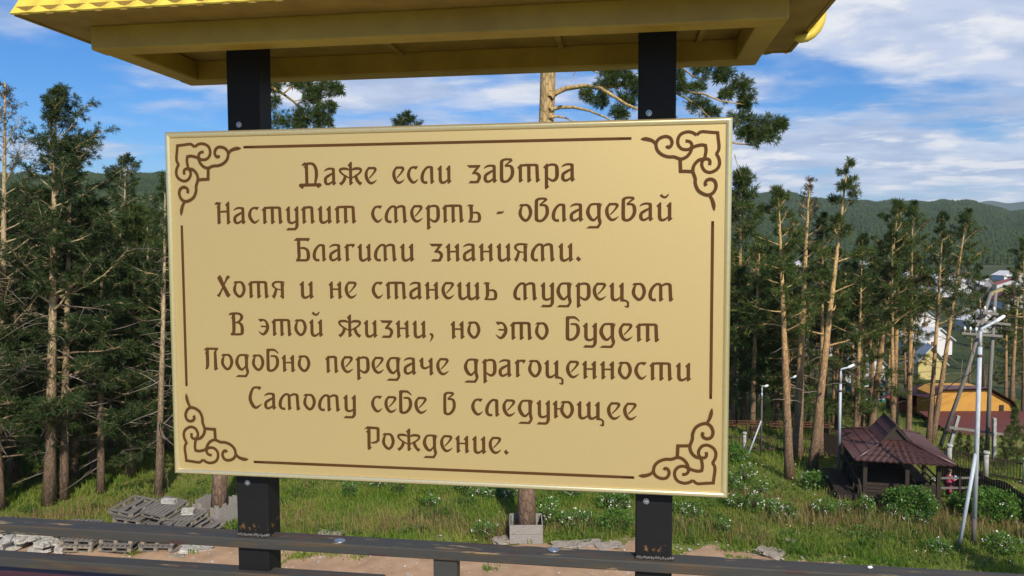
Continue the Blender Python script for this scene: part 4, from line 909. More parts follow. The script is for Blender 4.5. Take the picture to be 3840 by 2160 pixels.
# rail walkway beside the gazebo and the child leaning on it
def build_rail_walk():
    a = at(3496, 1812, 29.9); b = at(3705, 1821, 29.9); o = empty('wooden_rail', (a.x, 29.9, 0), 0, 'low grey two-bar wooden railing between gazebo and street lamp', 'railing')
    L_ = b.x-a.x
    for z in (1.02, 0.62): MB().bar((-0.1, 0, z), (L_, 0.1, z-0.02), 0.05, 0.075).build('bar', M['greywood'], o)
    for x in (0.0, L_/2, L_-0.05): MB().box((x, 0.05, 0.53), (0.09, 0.09, 1.06)).build('post', M['darkwood'], o)
build_rail_walk()

def skin_body(name, verts, edges, radii, m, parent, sub=2):
    me = bpy.data.meshes.new(name); me.from_pydata(verts, edges, []); me.update()
    o = link(name, me, m, parent)
    sk = o.modifiers.new('skin', 'SKIN'); sk.use_smooth_shade = True
    for i, rr in enumerate(radii):
        v = me.skin_vertices[0].data[i]; v.radius = (rr, rr) if not hasattr(rr, '__len__') else rr; v.use_root = (i == 0)
    ss = o.modifiers.new('sub', 'SUBSURF'); ss.levels = sub; ss.render_levels = sub
    return o
def build_person():
    # a child of about six: head large for the body
    g = on_ground(3540, 1882); p = empty('person', (at(3556, 1880, 30.6).x, 30.6, 0.0), RAD(105), 'child in pink coat and pink trousers with teal boots holding a blue and white bundle', 'person')
    # local: faces -y; z up; 1.22 m tall
    V = [(0, 0.01, 0.56), (0, 0.0, 0.72), (0, 0.0, 0.90), (0, -0.01, 0.965), (0, -0.025, 1.05), (0, -0.025, 1.115), (0, -0.02, 1.165),
         (0.12, 0.0, 0.90), (0.145, -0.05, 0.74), (0.09, -0.22, 0.74), (0.075, -0.27, 0.75), (-0.12, 0, 0.90), (-0.145, -0.06, 0.74), (-0.06, -0.22, 0.72), (-0.05, -0.27, 0.73),
         (0.065, 0.0, 0.50), (0.07, -0.015, 0.29), (0.07, 0.01, 0.07), (0.07, -0.10, 0.035), (-0.065, 0, 0.50), (-0.07, 0.0, 0.29), (-0.07, 0.03, 0.07), (-0.07, -0.08, 0.035)]
    E = [(0, 1), (1, 2), (2, 3), (3, 4), (4, 5), (5, 6), (2, 7), (7, 8), (8, 9), (9, 10), (2, 11), (11, 12), (12, 13), (13, 14), (0, 15), (15, 16), (16, 17), (17, 18), (0, 19), (19, 20), (20, 21), (21, 22)]
    Rr = [0.08, 0.075, 0.07, 0.035, 0.068, 0.082, 0.055, 0.045, 0.037, 0.026, 0.024, 0.045, 0.037, 0.026, 0.024, 0.065, 0.048, 0.032, 0.028, 0.065, 0.048, 0.032, 0.028]
    for s, wr in ((1, 10), (-1, 14)):
        b = V[wr]
        for j in range(5):
            i0 = len(V); a = (j-2)*0.013
            if j == 0: q = [(b[0]-s*0.03, b[1]-0.01, b[2]+0.015), (b[0]-s*0.045, b[1]-0.035, b[2]+0.01)]
            else: q = [(b[0]+a, b[1]-0.05, b[2]+0.005), (b[0]+a*0.9, b[1]-0.075+0.004*abs(j-2), b[2]-0.015)]
            V += q; E += [(wr, i0), (i0, i0+1)]; Rr += [0.0085, 0.0075]
    body = skin_body('body', V, E, Rr, M['skin'], p)
    f = MB()
    for sx in (-1, 1): f.tube([(sx*0.03, -0.118, 1.10), (sx*0.03, -0.124, 1.10)], [0.010, 0.006], 8)
    f.build('eyes', M['hair'], p); f = MB(); f.tube([(0, -0.115, 1.085), (0, -0.135, 1.07)], [0.010, 0.010], 6); f.tube([(-0.02, -0.118, 1.045), (0, -0.122, 1.043), (0.02, -0.118, 1.045)], 0.005, 6); f.build('nose', M['skin'], p)
    skin_body('coat', [(0, 0.01, 0.42), (0, 0.005, 0.62), (0, 0.0, 0.78), (0, 0.0, 0.90), (0, -0.005, 0.945), (0.125, 0, 0.90), (0.155, -0.05, 0.735), (0.10, -0.20, 0.74), (-0.125, 0, 0.90), (-0.155, -0.06, 0.735), (-0.07, -0.20, 0.72)],
              [(0, 1), (1, 2), (2, 3), (3, 4), (3, 5), (5, 6), (6, 7), (3, 8), (8, 9), (9, 10)], [0.14, 0.13, 0.12, 0.10, 0.06, 0.062, 0.052, 0.042, 0.062, 0.052, 0.042], M['pink'], p)
    skin_body('trousers', [(0, 0.01, 0.52), (0.068, 0, 0.46), (0.072, -0.01, 0.28), (0.072, 0.01, 0.12), (-0.068, 0, 0.46), (-0.072, 0.0, 0.28), (-0.072, 0.03, 0.12)], [(0, 1), (1, 2), (2, 3), (0, 4), (4, 5), (5, 6)], [0.105, 0.08, 0.062, 0.052, 0.08, 0.062, 0.052], M['pink'], p)
    for sx, y in ((1, 0.01), (-1, 0.03)): skin_body('boot', [(sx*0.072, y, 0.16), (sx*0.072, y, 0.05), (sx*0.072, y-0.10, 0.04)], [(0, 1), (1, 2)], [0.055, 0.05, 0.042], M['teal'], p)
    h = skin_body('hair', [(0, 0.03, 1.06), (0, 0.005, 1.125), (0, -0.02, 1.175), (0, 0.05, 0.96)], [(0, 1), (1, 2), (0, 3)], [0.075, 0.088, 0.066, 0.04], M['hair'], p)
    b = MB(); r = random.Random(1)
    o = skin_body('bundle', [(0.02, -0.33, 0.70), (0.01, -0.34, 0.80), (0.03, -0.33, 0.88)], [(0, 1), (1, 2)], [0.055, 0.075, 0.05], M['bluewhite'], None)
    o.location = p.location; o.rotation_euler = p.rotation_euler
    tag(o, 'small blue and white cloth bundle held by the child in pink', 'bundle')
build_person()

# ------------------------------------------------------------------ street lamps and the utility pole
def lamp_post(base, zt, arm, head, label, brace=None, r=0.085, split=None, dark=0.0):
    o = empty('street_lamp', base, 0, label, 'street lamp', 'slim steel street lamps in the meadow')
    sp_ = split or zt-0.9
    MB().tube([(0, 0, 0), (0, 0, dark)] if dark else [(0, 0, -0.05), (0, 0, 0.02)], r*1.02, 12).build('pole_shade', M['pole_dark'], o)  # dark lower length puts the shadow on the pole into its colour
    po = MB().tube([(0, 0, dark), (0, 0, sp_)], [r, r*0.9], 12).tube([(0, 0, sp_-0.02), (0, 0, zt), ], [r*0.62, r*0.6], 10).build('pole', M['pole_grey'], o)
    MB().tube([(0, 0, zt), (arm[0]*0.06, arm[1]*0.06, zt+0.08), (arm[0], arm[1], zt+arm[2])], r*0.58, 10).build('arm', M['pole_grey'], o)
    d = Vector(arm).normalized(); a = Vector((arm[0], arm[1], zt+arm[2])); b = a+d*head
    MB().tube([a-d*0.05, a, a+d*0.05, b-d*0.04, b], [0.03, 0.055, 0.062, 0.055, 0.02], 10).build('lamp_head', M['lamp'], o)
    c = MB().tube([(0, 0, sp_-0.33), (0, 0, sp_-0.25)], r*1.25, 10).tube([(-r*1.1, 0, sp_-0.3), (-r*2.6, 0, sp_-0.25), (-r*3.2, 0, sp_-0.1)], 0.018, 6); c.build('cable_clamp', M['pole_dark'], o)
    if brace: MB().tube([brace[0], brace[1]], r*0.82, 10).build('brace', M['pole_grey'], o)
lamp_post((15.77, 25.65, 0), 7.38, (0.52, 0.0, 0.34), 0.34, 'tall blue grey street lamp with slanted brace nearest on the right', ((-0.56, -0.11, 0), (-0.02, 0, 3.2)), 0.078, 6.85, 0.95)
lamp_post((13.89, 32.11, 0), 4.95, (0.32, 0.0, 0.15), 0.28, 'thin street lamp at the back left corner of the gazebo roof', None, 0.062, 4.4, 1.75)
lamp_post((12.12, 36.82, 0), 3.35, (0.16, 0.0, 0.06), 0.16, 'street lamp with light slanted brace by the far iron fence', ((-0.82, -0.45, 0), (0, 0, 1.75)), 0.045, 3.1, 2.9)
g = at(2952, 1470, 39.0)
lamp_post((g.x, 39.0, 0), 3.3, (0.30, 0.0, 0.15), 0.26, 'street lamp whose white head shows beside the orange bare pine', None, 0.042, 2.6, 1.8)

def utility_pole():
    b1 = Vector((21.3, 37.6, -0.1)); b2 = Vector((23.2, 36.9, -0.1)); ap = at(3726, 1098, 37.1)
    o = empty('utility_pole', (b2.x, b2.y, 0), 0, 'grey wooden A-shaped utility pole with white insulators behind the tall lamp', 'utility pole')
    q = b2*1; q.z = 0; L_ = lambda p: Vector(p)-q
    for b, dx in ((b1, -0.13), (b2, 0.10)):
        MB().tube([L_(b+Vector((0, 0, 0.3))), L_(b.lerp(ap, 0.5)), L_(ap+Vector((dx, 0, 0)))], [0.105, 0.092, 0.075], 10).build('leg', M['pole_wood'], o)
        s = MB().bar(L_(b+Vector((0.25, -0.15, -0.1))), L_(b.lerp(ap, 0.24)+Vector((0.18, -0.17, 0))), 0.14, 0.14, (0, 1, 0)); s.build('footing', M['whitepost'], o)
    for (x0, y0, x1, y1, Y, ins) in ((3656, 1203, 3788, 1217, 36.8, 0), (3605, 1249, 3758, 1261, 36.8, 4), (3556, 1602, 3763, 1629, 37.0, 0), (3684, 1173, 3742, 1178, 36.9, 2)):
        a = at(x0, y0, Y); b = at(x1, y1, Y); c = MB().bar(L_(a), L_(b), 0.10, 0.11).build('cross_arm', M['pole_wood'], o)
        for i in range(ins):
            p = L_(a.lerp(b, 0.08+0.14*i if ins == 4 else 0.15+0.6*i)); i_ = MB().tube([p+Vector((0, 0, 0.06)), p+Vector((0, 0, 0.20))], 0.02, 6).tube([p+Vector((0, 0, 0.16)), p+Vector((0, 0, 0.22)), p+Vector((0, 0, 0.30)), p+Vector((0, 0, 0.34))], [0.05, 0.062, 0.045, 0.02], 10)
            i_.build('insulator', M['insul'], c)
    w = MB()
    p0 = at(3690, 1345, 25.7); p1 = at(3590, 1425, 30); p2 = at(3480, 1490, 36)
    w.tube([p0, (p0+p1)/2-Vector((0, 0, 0.15)), p1, (p1+p2)/2-Vector((0, 0, 0.15)), p2], 0.014, 5)
    tag(w.build('cable', M['pole_dark']), 'sagging black cable running left from the tall street lamp', 'cable')
    w = MB().tube([at(3614, 1312, 38), at(3604, 1400, 38), at(3578, 1560, 38)], 0.012, 5)
    tag(w.build('guy_wire', M['pole_wood']), 'thin steel guy wire hanging beside the utility pole', 'cable')
utility_pole()
for i, (x, y, Y) in enumerate(((3758, 1258, 36.8), (3786, 1214, 36.8), (3741, 1176, 36.9))):
    p = at(x, y, Y)+Vector((0, 0, 0.3)); q = p+Vector((24, 16, 0.3)); w = MB().tube([p.lerp(q, t)-Vector((0, 0, 2.2*t*(1-t))) for t in (0, .12, .25, .4, .55, .7, .85, 1)], 0.011, 4)
    tag(w.build('cable', M['pole_dark']), 'thin power line sagging away to the right from the utility pole', 'cable', 'power lines from the utility pole')

# ------------------------------------------------------------------ fences
def picket_fence(name, a, b, h, label, m, gap=0.13, pw=0.06, rails=(0.25, 0.8), wav=0.0, th=0.022, post=None, postm=None, pr=0.09, ph=None):
    a = Vector(a); b = Vector(b); L_ = (b-a).length; d = (b-a)/L_
    o = empty(name, (a.x, a.y, float(height(a.x, a.y))), 0, label, 'fence')
    zf = lambda p: float(height(p.x, p.y))-o.location.z
    n = int(L_/gap); mb = MB(); r = random.Random(len(label))
    up = Vector((0, 0, 1))
    for i in range(n+1):
        p = a+d*(i*gap)-Vector((a.x, a.y, 0)); z = zf(a+d*(i*gap)); hh = h+wav*math.sin(i*0.5)+r.uniform(-0.02, 0.02)
        mb.bar(p+up*(z+0.04), p+up*(z+hh), pw, th, (-d.y, d.x, 0))
    for f in rails:
        for i in range(max(1, int(L_/2))):
            s0 = L_*i/max(1, int(L_/2)); s1 = L_*(i+1)/max(1, int(L_/2))
            p0 = a+d*s0; p1 = a+d*s1
            mb.bar(p0-Vector((a.x, a.y, 0))+up*(zf(p0)+h*f)+Vector((-d.y, d.x, 0))*0.03, p1-Vector((a.x, a.y, 0))+up*(zf(p1)+h*f)+Vector((-d.y, d.x, 0))*0.03, 0.05, 0.05)
    mb.build('picket_panel', m, o)
    if post:
        for i in range(int(L_/post)+1):
            p0 = a+d*(i*post); p = p0-Vector((a.x, a.y, 0)); z = zf(p0); H = ph or h+0.2
            q = MB().tube([p+up*(z-0.05), p+up*(z+H-0.10)], [pr, pr*0.92], 10); q.tube([p+up*(z+H-0.10), p+up*(z+H-0.07), p+up*(z+H)], [pr*1.3, pr*1.3, pr*1.0], 10); q.build('post', postm, o)
    return o
picket_fence('iron_fence', (8.2, 38.0, 0), (15.0, 36.9, 0), 0.85, 'dark iron picket fence with round white posts at the far end of the meadow', M['iron'], 0.13, 0.025, (0.2, 0.85), post=3.35, postm=M['whitepost'], pr=0.085, ph=1.05)
picket_fence('board_fence', (15.1, 36.6, 0), (17.6, 33.4, 0), 1.15, 'dark brown board fence running past the left back of the gazebo', M['darkfence'], 0.115, 0.108, (0.3, 0.8))
picket_fence('board_fence', (18.35, 32.3, 0), (19.1, 25.2, 0), 1.22, 'dark brown picket fence along the right edge beyond the tall lamp', M['darkfence'], 0.13, 0.095, (0.3, 0.8), wav=0.06)
picket_fence('pillar_fence', (19.2, 36.0, 0), (22.9, 31.0, 0), 0.95, 'rusty rod fence between square white pillars right of the gazebo roof', M['iron'], 0.12, 0.028, (0.15, 0.9), post=1.55, postm=M['whitepost'], pr=0.115, ph=1.15)
def orange_net():
    a = Vector((10.0, 39.2, 0)); mb = MB()
    o = empty('barrier', a, 0, 'low orange barrier rail strung behind the far iron fence', 'barrier')
    for z in (0.95, 1.08, 1.2): mb.bar((0, 0, z), (6.2, -0.6, z), 0.03, 0.035)
    for i in range(42): mb.bar((i*0.15, -i*0.0145, 0.95), (i*0.15, -i*0.0145, 1.2), 0.015, 0.02, (0, 1, 0))
    mb.build('rail', M['netting'], o)
    for x in (0, 2.1, 4.2, 6.2): MB().box((x, -x*0.097, 0.6), (0.06, 0.06, 1.25)).build('post', M['iron'], o)
orange_net()

# ------------------------------------------------------------------ pallets, bricks, rubble, tree boxes
def pallet_meshes(upside=False):
    def t(z): return 0.144-z if upside else z
    deck = MB(); bl = MB()
    r = random.Random(3)
    for i in range(7): deck.box((-0.525+i*0.175, 0, t(0.133)), (0.115+r.uniform(-.01, .015), 1.15, 0.022))
    for y in (-0.53, 0, 0.53): deck.box((0, y, t(0.110)), (1.16, 0.115, 0.022))
    for x in (-0.51, 0, 0.51): deck.box((x, 0, t(0.011)), (0.11, 1.15, 0.022))
    for y in (-0.53, 0.53): deck.box((0, y, t(0.012)-0.0005), (0.88, 0.09, 0.018))
    for x in (-0.51, 0, 0.51):
        for y in (-0.52, 0, 0.52): bl.box((x, y, t(0.0605)), (0.125, 0.11, 0.0755))
    return deck.mesh('deck'), bl.mesh('block')
PM = {'g': pallet_meshes(), 'u': pallet_meshes(True)}
def pallet(kind_, loc, rz, label, tilt=(0, 0), dm='greywood', bm_='endwood'):
    d, b = PM[kind_]
    o = empty('pallet', loc, 0, label, 'pallet', 'wooden pallets piled on the sand'); o.rotation_euler = (tilt[0], tilt[1], rz); o.scale = (1, 1, 1.45)
    for nm, me, mm in (('deck', d, dm), ('block', b, bm_)):
        c = me.copy() if (dm != 'greywood' or 'left stack' in label or 'broken' in label or 'leftmost' in label) else me;
        mm = 'endwood' if (nm == 'deck' and mm == 'greywood' and ('left stack' in label or 'broken' in label)) else mm; c2 = link(nm, c, None, o); 
        if not c.materials: c.materials.append(M[mm])
    return o
RZ = -0.30
def px(x, y, D): p = at(x, y, D); return (p.x, p.y)
h_ = 0.212
for i, (x, lb, kk) in enumerate(((-14.68, 'grey pallet at the bottom of the left stack', 'g'), (-13.36, 'pale-fronted grey pallet at the bottom of the middle stack', 'g'), (-11.98, 'grey pallet beneath the rusty orange pallet', 'g'))):
    pallet(kk, (x, 25.75, 0.06), RZ+0.24, lb)
pallet('g', (-14.66, 25.80, 0.06+h_), RZ+0.22, 'grey pallet second from the bottom of the left stack')
pallet('g', (-15.05, 26.0, 0.06+2*h_), RZ+0.20, 'plank-topped grey pallet crowning the left stack')
pallet('u', (-13.34, 25.80, 0.06+h_), RZ+0.24, 'upturned grey pallet on the middle stack with blocks upward')
pallet('g', (-11.94, 25.80, 0.06+h_), RZ+0.24, 'rusty orange brown pallet in the right-hand stack', dm='orangewood', bm_='orangewood')
pallet('u', (-11.9, 26.0, 0.06+2*h_), RZ+0.22, 'upturned grey pallet topping the right-hand stack')
for i in range(3):
    pallet('g', (-13.55, 27.15, 0.06+i*h_), RZ, 'grey pallet in the back stack behind the middle stack')
    if i < 2: pallet('g', (-12.35, 27.2, 0.06+i*h_), RZ, 'grey pallet in the back stack behind the rusty orange pallet')
pallet('u', (-13.75, 27.25, 0.80), RZ-0.12, 'sloping upturned pallet, leftmost of the upper row', (0.16, 0.0))
pallet('g', (-12.55, 27.15, 0.78), RZ-0.15, 'sloping plank pallet with a white brick on it in the upper row', (0.20, 0.02))
pallet('g', (-11.75, 26.85, 0.50), RZ-0.15, 'sloping grey pallet with a pale block on it, right of the highest one', (0.18, 0.03))
pallet('u', (-11.10, 26.6, 0.26), RZ-0.17, 'broken grey pallet lowest at the right end of the heap', (0.18, 0.05))
for i, (x, y, lb) in enumerate(((-11.2, 26.0, 'long grey plank leaning right of the pallet stacks'), (-10.95, 25.8, 'grey plank lying lowest beside the leaning plank'))):
    tag(MB().bar((x-0.5, y-0.75, 0.08), (x+0.25, y+0.55, 0.34-0.1*i), 0.14, 0.03).build('plank', M['greywood']), lb, 'plank')
def rock(name, loc, size, seed, m, label, cat, group=None, rot=0.0, tilt=0.0, jag=0.18):
    r = random.Random(seed); bm = bmesh.new(); bmesh.ops.create_cube(bm, size=1); bmesh.ops.subdivide_edges(bm, edges=bm.edges[:], cuts=2, use_grid_fill=True)
    for v in bm.verts: v.co = Vector((v.co.x*size[0]*(1+r.uniform(-jag, jag)), v.co.y*size[1]*(1+r.uniform(-jag, jag)), v.co.z*size[2]*(1+r.uniform(-jag, jag)*0.7)))
    me = bpy.data.meshes.new(name); bm.to_mesh(me); bm.free()
    o = link(name, me, m, None, loc); o.rotation_euler = (tilt, tilt*0.6, rot); return tag(o, label, cat, group)
p = Vector((-12.62, 26.75, 0)); rock('brick', (-12.45, 27.25, 1.10), (0.50, 0.24, 0.14), 1, M['rubble'], 'white brick lying on the highest sloping pallet', 'brick', None, -0.1, 0.05, 0.05)
rock('brick', (-11.62, 26.9, 0.84), (0.40, 0.26, 0.18), 2, M['rubble'], 'chunky pale block on the sloping pallet beside the plank box', 'brick', None, 0.2, 0.05, 0.08)
for i in range(5):
    rock('red_brick', (-10.95+0.26*i, 27.0-0.05*i, 0.09+0.02*(i % 2)), (0.25, 0.14, 0.10), 20+i, M['redbrick'], 'orange red brick in the short row at the foot of the plank box', 'brick', 'red bricks at the plank box', 0.3*i, 0.1, 0.08)
rr_ = random.Random(8)
for i in range(64):
    t = i/63; x = -18.5+3.35*rr_.random()**0.85; y = 25.1+1.5*rr_.random(); z = 0.07+0.16*(i % 4)*(0.4+0.6*(1-abs(x+17.2)/1.8))
    flat = rr_.random() < 0.45
    sz = (rr_.uniform(0.38, 0.62), rr_.uniform(0.28, 0.45), rr_.uniform(0.06, 0.10)) if flat else (rr_.uniform(0.28, 0.46), rr_.uniform(0.2, 0.32), rr_.uniform(0.14, 0.26))
    rock('stone_slab' if flat else 'stone_block', (x, y, max(0.06, z)), sz, 100+i, M['rubble'], 'thin broken white slab in the heap left of the pallets' if flat else 'chunky broken grey white block in the heap left of the pallets', 'stone', 'broken slabs heaped left of the pallets' if flat else 'broken blocks heaped left of the pallets', rr_.uniform(0, 3.1), rr_.uniform(-0.25, 0.25), 0.16)
k0 = on_ground(740, 2071); rock('stone', (k0.x, k0.y, 0.1), (1.0, 0.45, 0.22), 301, M['rubble'], 'long flat pale stone right of the pallets on the sand', 'stone', None, 0.2, 0.03)
k0 = on_ground(662, 2094); rock('board_offcut', (k0.x, k0.y, 0.07), (0.5, 0.16, 0.10), 302, M['endwood'], 'pale yellow timber offcut lying below the pallet heap', 'offcut', None, 0.1, 0.0, 0.04)
for i, (x, y, sx) in enumerate(((1240, 2012, 0.9), (2120, 2052, 0.9), (2210, 2048, 0.9), (2285, 2058, 0.9), (1882, 2034, 0.6), (2870, 2072, 0.5), (2905, 2082, 0.7), (3340-375, 2038, 0.3))):
    k0 = on_ground(x, y); rock('stone', (k0.x, k0.y, 0.05), (sx, 0.5, 0.16), 310+i, M['sandrock'], ('low pale rock edging the sand left of the boxed pine', 'grey rock edging the sand right of the plank box', 'second pale rock edging the sand right of the plank box', 'small pale rock nearest the right black post', 'small rock at the foot of the middle plank box', 'small grey rock in the grass right of the sign', 'flat grey rock in the grass right of the sign', 'tiny pale rock in the tan grass right of the sign')[i], 'rock', None, 0.15*i, 0.04, 0.22)

def tree_box(base, w, h, rz, label, gap=False):
    o = empty('plank_box', base, rz, label, 'tree box', 'grey plank boxes around pine trunks')
    for k in range(4):
        a = k*math.pi/2; R_ = Matrix.Rotation(a, 3, 'Z'); mb = MB(); r = random.Random(k+int(w*10))
        n = 1 if not gap else 6
        if not gap:
            mb.box(R_ @ Vector((0, -w/2, h*0.26)), (w if k % 2 == 0 else 0.035, 0.035 if k % 2 == 0 else w-0.075, h*0.5))
            mb.box(R_ @ Vector((0, -w/2, h*0.765)), (w+0.01 if k % 2 == 0 else 0.035, 0.035 if k % 2 == 0 else w-0.075, h*0.48))
        else:
            for i in range(n):
                if k == 0 and i == 3: continue
                x = -w/2+w*(i+0.5)/n; hh = h*r.uniform(0.85, 1.12); c = R_ @ Vector((x, -w/2, hh/2))
                mb.box(c, (w/n*0.95 if k % 2 == 0 else 0.03, 0.03 if k % 2 == 0 else w/n*0.93, hh), Matrix.Rotation(r.uniform(-0.06, 0.06), 3, 'X'))
        mb.build('side_board', M['boxwood'], o)
    for sx in (-1, 1):
        for sy in (-1, 1): MB().box((sx*(w/2-0.05), sy*(w/2-0.05), h*0.47), (0.05, 0.05, h*0.9)).build('corner_batten', M['greywood'], o)
tree_box((0.46, 26.5, 0), 1.13, 0.66, 0.0, 'square grey plank box around the pine below the middle of the sign')
tree_box((-11.12, 28.3, 0), 1.22, 0.78, -0.35, 'taller weathered board box around the pine beside the pallets', True)

# ------------------------------------------------------------------ houses
def house(loc, rz, w, d, h, rh, wc, rc, label, group=None, name='house', win=True, overhang=0.3):
    o = empty(name, loc, rz, label, 'house', group)
    wm = mat('house_wall', wc, tuple(c*0.85 for c in wc), 3, rough=0.9); rm = mat('house_roof', rc, tuple(c*0.8 for c in rc), 3, rough=0.55, stretch=(6, 1, 1))
    mb = MB(); mb.add([(-w/2, -d/2, 0), (w/2, -d/2, 0), (w/2, d/2, 0), (-w/2, d/2, 0), (-w/2, -d/2, h), (w/2, -d/2, h), (w/2, d/2, h), (-w/2, d/2, h), (0, -d/2, h+rh), (0, d/2, h+rh)],
                     [(0, 1, 5, 8, 4), (2, 3, 7, 9, 6), (1, 2, 6, 5), (3, 0, 4, 7)])
    mb.build('wall', wm, o)
    mb = MB(); s = overhang; sl = rh/(w/2)
    for sx in (-1, 1):
        a = [(0, -d/2-s, h+rh+0.02), (sx*(w/2+s), -d/2-s, h-s*sl+0.02), (sx*(w/2+s), d/2+s, h-s*sl+0.02), (0, d/2+s, h+rh+0.02)]
        V = a+[(x, y, z+0.12) for x, y, z in a]; mb.add(V, [(3, 2, 1, 0), (4, 5, 6, 7), (0, 1, 5, 4), (1, 2, 6, 5), (2, 3, 7, 6), (3, 0, 4, 7)])
    rf = mb.build('roof', rm, o)
    MB().box((w*0.18, d*0.15, h+rh*0.85), (0.5, 0.5, 1.1)).build('chimney', M['redbrick'], rf)
    if win:
        for x in (-w*0.25, w*0.25):
            f = MB()
            for (cx, cz, sx, sz) in ((0, 0.55, 1.0, 0.1), (0, -0.55, 1.0, 0.1), (-0.45, 0, 0.1, 1.0), (0.45, 0, 0.1, 1.0), (0, 0, 0.07, 1.0)): f.box((x+cx, -d/2-0.03, h*0.55+cz), (sx, 0.06, sz))
            fo = f.build('window', M['lamp'], o); MB().box((x, -d/2-0.012, h*0.55), (0.8, 0.02, 1.0)).build('pane', M['pane'], fo)
    return o
M['pane'] = mat('window_glass', (0.03, 0.04, 0.05), None, rough=0.1)
def orange_house():
    g = at(3652, 1631, 47.0); zt = float(height(g.x, 47.0)); x0 = at(3508, 1600, 47).x; x1 = at(3812, 1600, 47).x; z = lambda y: at(3600, y, 47).z-zt
    o = empty('house', (g.x, 47.0, zt), -0.06, 'orange plastered house with maroon roof behind the utility pole', 'house')
    a, b = x0-g.x, x1-g.x; prof = [(a, 0), (b, 0), (b, z(1556)), (b-0.55, z(1508)), (b-1.9, z(1462)), (a+0.55, z(1466)), (a, z(1486))]
    mb = MB(); n = len(prof); mb.add([(x, 0, q) for x, q in prof]+[(x, 2.4, q) for x, q in prof], [tuple(range(n)), tuple(range(2*n-1, n-1, -1))]+[(i, i+n, (i+1) % n+n, (i+1) % n) for i in range(n)])
    mb.build('wall', mat('orange_plaster', (0.60, 0.32, 0.065), (0.52, 0.27, 0.05), 2, rough=0.9), o)
    rm = mat('maroon_sheet_roof', (0.13, 0.035, 0.035), (0.10, 0.028, 0.03), 2, rough=0.5)
    mb = MB(); rp = [(b+0.25, z(1575)), (b-0.5, z(1500)), (b-1.9, z(1452)), (a+0.4, z(1458)), (a-0.35, z(1492))]
    zr = lambda y: at(3600, y, 49.6).z-zt; rid = [(b+0.2, zr(1562)), (b-0.5, zr(1486)), (b-1.9, zr(1440)), (a+0.6, zr(1440)), (a-0.2, zr(1482))]
    V = [(x, -0.35, q) for x, q in rp]+[(x, 2.6, q) for x, q in rid]+[(x, 7.3, q-1.6) for x, q in rp]; k = 5
    mb.add(V, [(i, i+1, i+1+k, i+k) for i in range(4)]+[(i+k, i+1+k, i+1+2*k, i+2*k) for i in range(4)])
    mb.build('roof', rm, o)
    MB().box(((a+b)/2, -0.05, 0.12), (b-a+0.06, 0.12, 0.4)).build('plinth', M['whitepost'], o)
    w = MB().box((b-1.05, -0.03, z(1540)), (0.24, 0.06, 0.75)); w.build('window', M['darkwood'], o)
orange_house()
def green_building():
    Y = 43.0; a = at(3573, 1690, Y); zt = float(height(a.x, Y)); z = lambda y: at(3700, y, Y).z-zt
    o = empty('shed', (a.x, Y, zt), 0.0, 'long low shed with green wall and dark red roof in front of the orange house', 'shed')
    MB().box((5, 1.5, z(1624)/2-0.3), (10, 3.0, z(1624)+0.6)).build('wall', mat('green_boards', (0.02, 0.17, 0.125), (0.016, 0.12, 0.09), 2, rough=0.7, stretch=(6, 1, 1)), o)
    mb = MB(); zb_ = at(3700, 1546, Y+3.4).z-zt; V = [(-0.2, -0.45, z(1630)), (10.2, -0.45, z(1630)), (10.2, 3.4, zb_), (-0.2, 3.4, zb_)]; V += [(x, y, q+0.08) for x, y, q in V]
    mb.add(V, [(3, 2, 1, 0), (4, 5, 6, 7), (0, 1, 5, 4), (1, 2, 6, 5), (2, 3, 7, 6), (3, 0, 4, 7)]); mb.build('roof', mat('dark_red_roof', (0.13, 0.032, 0.025), (0.095, 0.025, 0.022), 2, rough=0.6, stretch=(5, 1, 1)), o)
green_building()
def on_valley(x, y):
    z = -3.2
    for i in range(12):
        p = on_ground(x, y, z); z = float(height(p.x, p.y))
    return Vector((p.x, p.y, z))
WH, RD, BL, MR, GY, TL, YL, SL = (0.72, 0.72, 0.70), (0.42, 0.05, 0.04), (0.03, 0.12, 0.55), (0.16, 0.03, 0.06), (0.28, 0.28, 0.30), (0.02, 0.34, 0.33), (0.66, 0.55, 0.22), (0.50, 0.62, 0.58)
Z5 = lambda x, y: (2560+x/2.0125, 720+y/2.0125)
